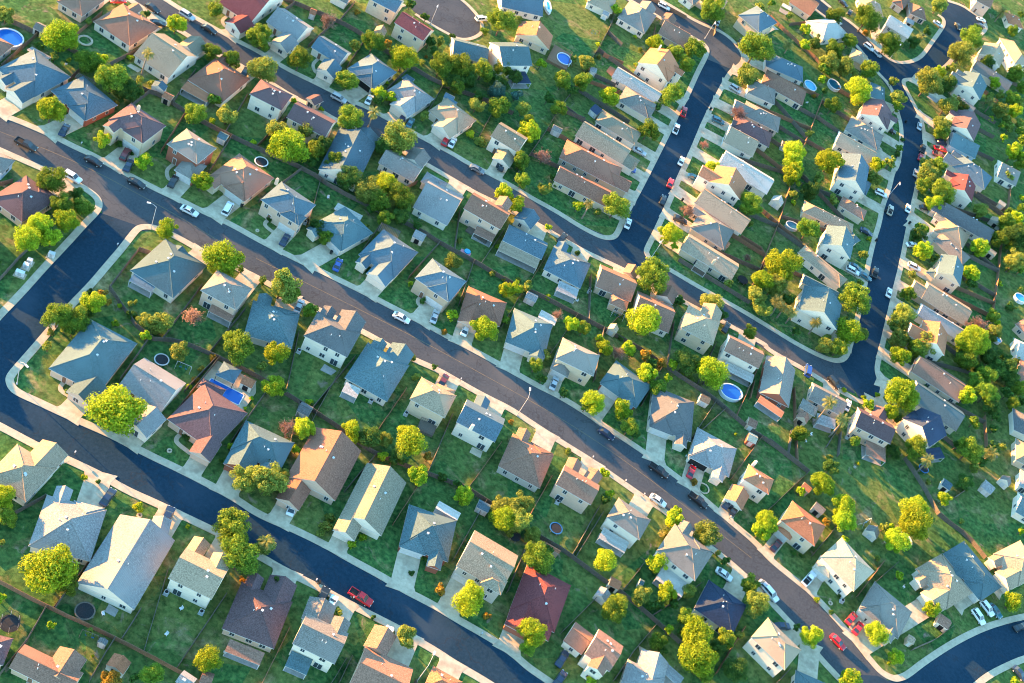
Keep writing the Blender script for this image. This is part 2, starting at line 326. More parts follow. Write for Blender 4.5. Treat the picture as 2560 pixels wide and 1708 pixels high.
def strip(name, centre, wid, z, it=2):
    pts = parse_line(centre, it=it); m = MB(); rows = []
    for i, p in enumerate(pts):
        a = pts[max(i-1, 0)]; b = pts[min(i+1, len(pts)-1)]; d = (b-a).normalized(); nn = Vector((-d.y, d.x, 0)); rows.append((p+nn*wid/2, p-nn*wid/2))
    for (a, b), (c, e) in zip(rows, rows[1:]):
        m.face([Vector((q.x, q.y, z)) for q in (b, e, c, a)])
    return struct(m.build(name, M_ASPH))
def cut(k, a, b): return KP[k][a:b]
def outl(s): return parse_line(s, it=0)
# each road one sheet reaching under the pavements, 4 mm apart
def road(name, s, z): return sheet(name, outl(s), z, M_ASPH2 if name in ('left_side_street', 'bottom_street', 'cross_street', 'right_street', 'loop_street', 'bend_street') else M_ASPH)  # mostly shaded streets take the asphalt with shade in its colour
road('middle_street', '@00 -500,800 0,1040 500,1250 1000,1510 @01 1440,170 1975,420 2350,610 @11 560,895 1180,1210 1780,1525 @12 2170,165 @22 250,405 680,645 1060,905 1460,1195 1840,1510 @23 2240,280 @33 250,620 640,1000 960,1390 1090,1500 @33 1080,1900 800,1900 650,1530 340,1170 60,870 @23 2150,590 1640,200 @22 1450,1600 1000,1295 550,995 0,635 @12 1870,385 1190,35 @11 600,1300 0,985 @01 2240,935 1640,625 1440,540 @01 1190,570 940,400 900,240 560,60 @00 170,1460 -500,1160', .020)
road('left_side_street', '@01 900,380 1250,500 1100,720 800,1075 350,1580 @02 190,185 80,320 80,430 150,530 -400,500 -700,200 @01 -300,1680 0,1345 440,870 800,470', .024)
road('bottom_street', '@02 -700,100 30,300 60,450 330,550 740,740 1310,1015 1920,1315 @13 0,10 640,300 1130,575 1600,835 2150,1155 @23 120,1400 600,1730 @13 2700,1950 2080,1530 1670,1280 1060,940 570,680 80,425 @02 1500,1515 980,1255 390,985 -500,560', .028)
road('upper_street', '@00 1280,-160 1490,-35 1790,150 2200,375 @10 250,605 880,915 1480,1225 @11 2110,0 @21 150,220 600,485 870,600 @21 1240,780 1700,1045 2120,1275 @32 330,40 620,165 700,160 @32 800,480 500,380 0,95 @21 2100,1500 1640,1255 1150,985 830,835 500,665 60,420 @11 2020,225 @10 1600,1545 1000,1235 580,1025 180,805 @00 2200,625 1720,335 1400,145 1020,-90', .032)
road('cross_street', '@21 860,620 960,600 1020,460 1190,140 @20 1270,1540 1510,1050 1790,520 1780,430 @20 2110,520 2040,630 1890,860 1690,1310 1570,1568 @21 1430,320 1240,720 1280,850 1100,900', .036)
road('top_street', '@20 900,-250 1340,-30 1650,160 1900,250 2120,470 2120,560 2020,640 1780,540 1785,430 1580,320 1290,145 930,-60', .040)
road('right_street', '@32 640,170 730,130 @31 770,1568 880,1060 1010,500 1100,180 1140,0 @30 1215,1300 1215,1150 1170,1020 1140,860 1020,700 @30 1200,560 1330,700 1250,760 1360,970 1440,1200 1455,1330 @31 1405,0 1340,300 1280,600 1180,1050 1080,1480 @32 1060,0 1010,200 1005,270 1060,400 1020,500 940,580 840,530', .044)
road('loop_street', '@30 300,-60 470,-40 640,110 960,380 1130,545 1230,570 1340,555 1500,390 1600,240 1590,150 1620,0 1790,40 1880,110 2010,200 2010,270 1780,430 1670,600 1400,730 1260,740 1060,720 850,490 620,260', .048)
road('cul_de_sac', '@10 1400,-60 1850,-60 1940,45 2010,130 2055,220 2050,310 1960,352 1860,355 1600,225 1470,125 1400,60', .020)
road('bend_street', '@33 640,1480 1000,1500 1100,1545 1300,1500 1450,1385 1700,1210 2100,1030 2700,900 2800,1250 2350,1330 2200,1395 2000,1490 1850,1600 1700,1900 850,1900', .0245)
KP['k9l'] = parse_line('@33 1700,1720 1880,1568 2000,1470 2200,1370 2350,1310 2700,1220'); pavement('pavement', KP['k9l'], -1)
KP['kc'] = parse_line('@10 1780,-60 1860,-10 1950,65 2025,150 2065,230 2060,300 1960,352 1860,352 1760,300 1620,225 1470,125'); pavement('pavement', KP['kc'], 1, 1.2)
# worn centre line of the middle street
def dashes(s, z):
    pts = parse_line(s); m = MB(); acc = 0
    for a, b in zip(pts, pts[1:]):
        d = (b-a).normalized(); nn = Vector((-d.y, d.x, 0))*.09
        m.face([Vector((q.x, q.y, z)) for q in (a-nn, b-nn, b+nn, a+nn)])
    return struct(m.build('centre_line', M_LINE))
dashes('@11 0,805 420,1010 900,1250 1340,1470 @12 1640,60 2350,450 @22 440,700 860,970 1300,1290 1700,1600 @23 2200,420', .029)
dashes('@00 0,1210 700,1480 @01 1560,370 2000,640', .029)
# parcels of lawn with another colour are in the lawn material; bare patches and beds:
# ---------------------------------------------------------------- houses
ROWS = dict(
 r1u=('above the middle street', (0, -1), 'left'), r1d=('below the middle street', (0, 1), 'left'),
 r2u=('above the bottom street', (0, -1), 'left'), r2d=('below the bottom street', (0, 1), 'left'),
 r3u=('above the upper street', (0, -1), 'left'), r3d=('below the upper street', (0, 1), 'left'),
 r7=('below the top street', (0, 1), 'left'), r8=('around the top right loop', (0, 0), 'left'),
 r4l=('left of the cross street', (1, 0), 'top'), r4r=('right of the cross street', (-1, 0), 'top'),
 r6l=('left of the right street', (1, 0), 'top'), r6r=('right of the right street', (-1, 0), 'top'),
 rc=('around the brown cul-de-sac', (0, 1), 'left'), r0=('in the bottom left corner', (0, -1), 'left'),
 r9=('above the bottom right bend', (0, -1), 'left'), rb=('below the bottom right bend', (0, 1), 'left'), rl=('left of the left side street', (1, 0), 'top'), re=('on the right edge', (1, 0), 'top'))
ORD = 'zeroth first second third fourth fifth sixth seventh eighth ninth tenth eleventh twelfth thirteenth fourteenth fifteenth sixteenth seventeenth eighteenth nineteenth twentieth'.split()
HOUSES = []; DRIVES = []; WALKS = []
WIN = {}
def win_mesh(wd, ht):
    k = (wd, ht)
    if k not in WIN:
        m = MB()   # local: x along the wall, y outwards, z up from the sill
        m.box((0, .03, 0), wd+.16, .06, ht+.16, mi=0, z0=-.08)
        for sx in (-1, 1): m.box((sx*wd/4, .052, 0), wd/2-.09, .03, ht-.06, mi=1, z0=.03)
        WIN[k] = m.mesh('window', [M_TRIM, M_GLASS])
    return WIN[k]
GD = {}
def garage_mesh(wd, key):
    k = (wd, key)
    if k not in GD:
        m = MB(); m.box((0, .03, 0), wd+.24, .06, 2.32, mi=1, z0=0)
        if key == 'open': m.box((0, .055, 0), wd, .02, 2.2, mi=2, z0=0)  # dark panel paints the shaded inside of an open garage
        else:
            for r in range(4): m.box((0, .06, 0), wd, .05, .52, mi=0, z0=.02+r*.545)
        GD[k] = m.mesh('garage_door', [M_TRIM, M_TRIM, M_DARK])
    return GD[k]
DOOR = MB(); DOOR.box((0, .03, 0), 1.15, .06, 2.2, mi=0, z0=0); DOOR.box((0, .06, 0), .9, .05, 2.05, mi=1, z0=.02); DOOR = DOOR.mesh('front_door', [M_TRIM, M_DOOR])
VENT = MB(); VENT.box((0, 0, 0), .34, .34, .42, z0=-.2); VENT.box((0, 0, 0), .5, .5, .1, z0=.22); VENT = VENT.mesh('roof_vent', M_VENT)
PIPE = MB(); PIPE.tube((0, 0, -.3), (0, 0, .5), .09, .09, 6); PIPE = PIPE.mesh('vent_pipe', M_PLAST)
class Rect:
    """a rectangle on the ground: origin A, unit axis a along AB (length L), unit axis b along BC (length W)"""
    def __init__(s, A, B, Cc, swap=False):
        A = A.copy(); B = B.copy(); Cc = Cc.copy(); A.z = B.z = Cc.z = 0
        s.a = (B-A).normalized(); s.L = (B-A).length; nb = Vector((-s.a.y, s.a.x, 0)); wv = (Cc-B).dot(nb)
        s.b = nb if wv > 0 else -nb; s.W = abs(wv)
        # the point C shares the slant error of A-B
        sh = (Cc-B).dot(s.a)/2; s.A = A+s.a*sh
    def at(s, u, v): return s.A+s.a*u+s.b*v
    def corners(s, o=0): return [s.at(-o, -o), s.at(s.L+o, -o), s.at(s.L+o, s.W+o), s.at(-o, s.W+o)]
    def inside(s, P, m=0):
        q = P-s.A; u = q.dot(s.a); v = q.dot(s.b); return -m < u < s.L+m and -m < v < s.W+m
    def centre(s): return s.at(s.L/2, s.W/2)
def roof_block(m, rc, he, typ, pitch=.5, th=.16, low=0.0):
    """closed roof body on rect rc (eave outline); slot 0 shingle, slot 1 trim"""
    e = rc.corners(); z = he; L, W = rc.L, rc.W
    E = [Vector((p.x, p.y, z)) for p in e]; Dn = Vector((0, 0, -th))
    if typ == 'f':    # a lean-to sheet: high along AB
        h = [E[0]+Vector((0, 0, .0)), E[1], E[2]+Vector((0, 0, low)), E[3]+Vector((0, 0, low))]
        m.face(h, 0); m.face([p+Dn for p in h][::-1], 1)
        for i in range(4):
            j = (i+1) % 4; m.face([h[i]+Dn, h[j]+Dn, h[j], h[i]], 1)
        return he
    for i in range(4):
        j = (i+1) % 4
        m.face([E[i]+Dn, E[j]+Dn, E[j], E[i]], 1)
    m.face([p+Dn for p in E][::-1], 1)
    if typ == 'g':
        hr = W/2*pitch; r0 = rc.at(0, W/2); r1 = rc.at(L, W/2); r0.z = r1.z = z+hr
        m.face([E[0], E[1], r1, r0]); m.face([E[2], E[3], r0, r1]); m.face([E[1], E[2], r1], 2); m.face([E[3], E[0], r0], 2)
    else:
        if L >= W:
            hr = W/2*pitch; r0 = rc.at(W/2, W/2); r1 = rc.at(max(L-W/2, W/2+.02), W/2); r0.z = r1.z = z+hr
            m.face([E[0], E[1], r1, r0]); m.face([E[2], E[3], r0, r1]); m.face([E[1], E[2], r1]); m.face([E[3], E[0], r0])
        else:
            hr = L/2*pitch; r0 = rc.at(L/2, L/2); r1 = rc.at(L/2, max(W-L/2, L/2+.02)); r0.z = r1.z = z+hr
            m.face([E[0], E[1], r0]); m.face([E[1], E[2], r1, r0]); m.face([E[2], E[3], r1]); m.face([E[3], E[0], r0, r1])
    K_ = []
    if typ == 'g': K_ = [(r0, r1)]
    elif L >= W: K_ = [(r0, r1), (E[0], r0), (E[3], r0), (E[1], r1), (E[2], r1)]
    else: K_ = [(r0, r1), (E[0], r0), (E[1], r0), (E[2], r1), (E[3], r1)]
    for a, b in K_:
        if (b-a).length > .3: m.tube(a+Vector((0, 0, .01)), b+Vector((0, 0, .01)), .11, .11, 5, 0)
    return z+hr
def wall_block(m, rc, he, inset=.42):
    c = Rect.__new__(Rect); c.a, c.b = rc.a, rc.b; c.A = rc.at(inset, inset); c.L = rc.L-2*inset; c.W = rc.W-2*inset
    m.prism([tuple(p) for p in c.corners()], 0, he-.17, 0, top=False); return c
def orient(o, P, nrm):
    o.location = P; o.rotation_euler = (0, 0, math.atan2(nrm.y, nrm.x)-math.pi/2)
def eave(st): return 2.75 if st == 1 else 5.35
def rect_px(a, b, c, tile, z):
    return Rect(up(*P2(a, tile), z), up(*P2(b, tile), z), up(*P2(c, tile), z))
def house(tile, spec):
    parts = [p.strip().split() for p in spec.split(';')]
    h = parts[0]; row, rcol, wcol, st, typ = h[0], h[1], h[2], int(h[3]), h[4]
    he = eave(st); main = rect_px(h[5], h[6], h[7], tile, he); cen = main.centre()
    front = Vector((*ROWS[row][1], 0))
    root = empty('house', cen)
    wallm = MB(); roofm = MB(); rects = [main]; walls = []
    pitch = random.uniform(.50, .60)
    def gab(m, rc, he, pi):     # roof and its gable wall
        return roof_block(m, rc, he, typ, pi)
    mats = [ROOF[rcol], M_TRIM, WALL[wcol]]
    top = roof_block(roofm, main, he, typ, pitch)
    wc = wall_block(wallm, main, he); walls.append((wc, st))
    garage_done = False; gfrac = .7; gopen = ''
    for q in parts[1:]:
        if q[0] == 'g': gfrac = float(q[1])
    kinds = [q[0] for q in parts[1:]]
    if 'w' not in kinds and 'b' not in kinds and 'x' not in kinds and front.length and min(main.L, main.W) > 8.5:
        # a front wing over the garage, its ridge running into the main roof
        cs = main.corners(); gi = max(range(4), key=lambda i: ((cs[i]+cs[(i+1) % 4])/2-cen).normalized().dot(front)); a, b = cs[gi], cs[(gi+1) % 4]
        nrm = ((a+b)/2-cen).normalized()
        if (a.x > b.x) if abs(front.y) >= abs(front.x) else (-a.y > -b.y): a, b = b, a
        e = (b-a).normalized(); Ln = (b-a).length; wd = random.uniform(5.9, 6.9); f0 = min(max(gfrac*Ln-wd/2, .15), Ln-wd-.15); A = a+e*f0+nrm*.35; B = A+e*wd
        z = he-.04; m = MB(); tw = 'g' if random.random() < .45 else 'h'
        rc = Rect(A, A-nrm*7.5, B) if tw == 'g' else Rect(A, B, B-nrm*8.5)
        rects.append(rc); roof_block(m, rc, z, tw, pitch); o = m.build('wing_roof', mats, root); o.location = -cen
        c2 = wall_block(wallm, rc, z); walls.append((c2, st))
        # and a smaller gable beside it
        f1 = f0-4.2 if f0 > Ln-f0-wd else f0+wd+.7
        if .1 < f1 < Ln-3.6:
            A2 = a+e*f1+nrm*.2; B2 = A2+e*3.4; rc2 = Rect(A2, A2-nrm*5.0, B2); m = MB(); roof_block(m, rc2, z-.04, 'g', pitch); o = m.build('wing_roof', mats, root); o.location = -cen; rects.append(rc2); walls.append((wall_block(wallm, rc2, z-.04), st))
        mid = (A+B)/2-nrm*.42; gd = link('garage_door', garage_mesh(4.9, 'open' if any('open' in q for q in parts) else ''), root); orient(gd, mid-cen, nrm); garage_done = True
        DRIVES.append((mid, nrm, 5.4, root)); 
    taken = []
    if garage_done: taken.append((DRIVES[-1][0], 3.2))
    rest = []
    for p in parts[1:]:
        k = p[0]
        if k == 'w':
            s2 = st
            for q in p: 
                if q in ('s1', 's2'): s2 = int(q[1])
            z = eave(s2)-.04*len(rects); A = up(*P2(p[2], tile), z); B = up(*P2(p[3], tile), z); d = float(p[4])
            A.z = B.z = 0; ab = (B-A).normalized(); nb = Vector((-ab.y, ab.x, 0))
            if (cen-A).dot(nb) < 0: nb = -nb
            wd = (B-A).length; d = min(d+1.5, max(3.0, wd*1.1)) if p[1] == 'g' else d
            if p[1] == 'g': rc = Rect(A, A+nb*d, B)          # ridge runs inwards
            else: rc = Rect(A, B, B+nb*d)
            rects.append(rc); m = MB(); roof_block(m, rc, z, p[1], pitch)
            o = m.build('wing_roof', mats, root); o.location = -cen
            c2 = wall_block(wallm, rc, z); walls.append((c2, s2))
            if 'G' in p:
                mid = (A+B)/2+nb*.42; nrm = -nb; wdg = min(4.9, wd-1.5)
                gd = link('garage_door', garage_mesh(round(wdg*2)/2, ''), root); orient(gd, mid-cen, nrm); garage_done = True
                DRIVES.append((mid, nrm, wdg+.6, root))
        elif k == 'b':
            s2 = int(p[5]) if len(p) > 5 else st; z = eave(s2)-.04*len(rects); rc = rect_px(p[2], p[3], p[4], tile, z); rects.append(rc)
            m = MB(); roof_block(m, rc, z, p[1], pitch); o = m.build('wing_roof', mats, root); o.location = -cen
            c2 = wall_block(wallm, rc, z); walls.append((c2, s2))
        elif k == 'f':
            cov = ROOF[p[4]] if len(p) > 4 else ROOF[rcol]; z = 2.62
            rc = rect_px(p[1], p[2], p[3], tile, z); m = MB(); roof_block(m, rc, z, 'f', th=.1, low=-.35)
            o = m.build('patio_cover', [cov, M_TRIM], root); o.location = -cen
            for u in (.12, rc.L-.12):
                b = MB(); b.box(rc.at(u, rc.W-.15), .14, .14, 2.2, z0=0); link('post', b.mesh('post', M_TRIM), o)
            b = MB(); b.prism([tuple(q) for q in rc.corners(-.1)], 0, .08); sl_ = link('patio_slab', b.mesh('patio_slab', M_PATIO), root); sl_.location = -cen
        elif k == 'p':      # open slatted pergola
            z = 2.6; rc = rect_px(p[1], p[2], p[3], tile, z); m = MB(); nsl = int(rc.L/.42)
            for i in range(nsl+1):
                m.box(rc.at(rc.L*i/nsl, rc.W/2), .2, rc.W, .12, ax=rc.a, z0=z)
            for v in (.1, rc.W-.1): m.box(rc.at(rc.L/2, v), rc.L, .12, .18, ax=rc.a, z0=z-.18)
            o = m.build('pergola', M_FENCE if len(p) < 5 else M_PLAST, root); o.location = -cen
            for u in (.1, rc.L-.1):
                b = MB(); b.box(rc.at(u, rc.W-.12), .14, .14, z-.1, z0=0); link('post', b.mesh('post', M_FENCE), o)
        elif k == 'c':
            P = up(*P2(p[1], tile), top-.3); b = MB(); b.box((P.x, P.y, 0), .75, .6, 1.9, ax=main.a, z0=top-1.3); b.box((P.x, P.y, 0), .5, .4, .3, ax=main.a, z0=top+.6)
            o = b.build('chimney', WALL[p[2] if len(p) > 2 else wcol], root); o.location = -cen
        elif k == 'g':
            gfrac = float(p[1]); gopen = 'open' if 'open' in p else ''
        elif k == 'x': garage_done = True
    o = wallm.build('wall', WALL[wcol], root); o.location = -cen
    ro = roofm.build('roof', mats, root); ro.location = -cen
    # sides of the main block
    sides = []
    for i in range(4):
        c = wc.corners(); a, b = c[i], c[(i+1) % 4]; mid = (a+b)/2; nrm = (mid-wc.centre()).normalized(); sides.append((a, b, nrm))
    gi = max(range(4), key=lambda i: sides[i][2].dot(front)) if front.length else max(range(4), key=lambda i: -sides[i][2].y)
    a, b, nrm = sides[gi]
    key = (lambda q: q.x) if abs(front.y) >= abs(front.x) else (lambda q: -q.y)
    if key(a) > key(b): a, b = b, a
    if not garage_done and (b-a).length > 6:
        wdg = 4.9; f = min(max(gfrac, (wdg/2+.4)/(b-a).length), 1-(wdg/2+.4)/(b-a).length); mid = a.lerp(b, f)
        gd = link('garage_door', garage_mesh(wdg, gopen), root); orient(gd, mid-cen, nrm)
        DRIVES.append((mid, nrm, wdg+.5, root)); taken.append((mid, 3.4))
        dm = a.lerp(b, f-.36 if f > .5 else f+.36)
    else: dm = a.lerp(b, .3 if gfrac > .5 else .72)
    if not any(r.inside(dm+nrm*.3) for r in rects[1:]):
        fd = link('front_door', DOOR, root); orient(fd, dm-cen, nrm); taken.append((dm, 1.4))
        if garage_done is False or any(x[3] is root for x in DRIVES): WALKS.append((dm, nrm, root))
    for (wr, s2) in walls:
        c = wr.corners()
        for i in range(4):
            a, b = c[i], c[(i+1) % 4]; Ln = (b-a).length; nrm = (((a+b)/2)-wr.centre()).normalized()
            if Ln < 2.6: continue
            nw = max(1, int(Ln/(3.4 if nrm.y < -.4 else 4.6)))
            for lev in range(s2):
                for j in range(nw):
                    P = a.lerp(b, (j+.5+random.uniform(-.12, .12))/nw)
                    if any((P-q).length < r_+.9 for q, r_ in taken) and lev == 0: continue
                    if any(r.inside(P+nrm*.25, .3) for r, _ in walls if r is not wr): continue
                    if random.random() < .12: continue
                    big = nrm.y < -.4 and lev == 0 and random.random() < .25
                    wm = link('window', win_mesh(*((1.8, 1.95) if big else random.choice(((1.0, 1.25), (1.3, 1.25), (.9, 1.1))))), root)
                    orient(wm, P-cen+Vector((0, 0, (.12 if big else .85)+lev*2.65)), nrm)
    # small things on the roof: stay on the slopes near the ridge
    for j in range(random.randint(2, 4)):
        u = random.uniform(.3, .7)*main.L; v = random.uniform(.28, .72)*main.W
        if typ == 'g': hz = (main.W/2-abs(v-main.W/2))*pitch
        else: hz = min(u, main.L-u, v, main.W-v)*pitch
        vo = link('roof_vent', VENT if random.random() < .55 else PIPE, ro); P = main.at(u, v); vo.location = P+Vector((0, 0, he+hz))
    HOUSES.append(dict(root=root, row=row, rcol=rcol, wcol=wcol, st=st, typ=typ, cen=cen, main=main, rects=rects, px=px_of(cen)))
    return root
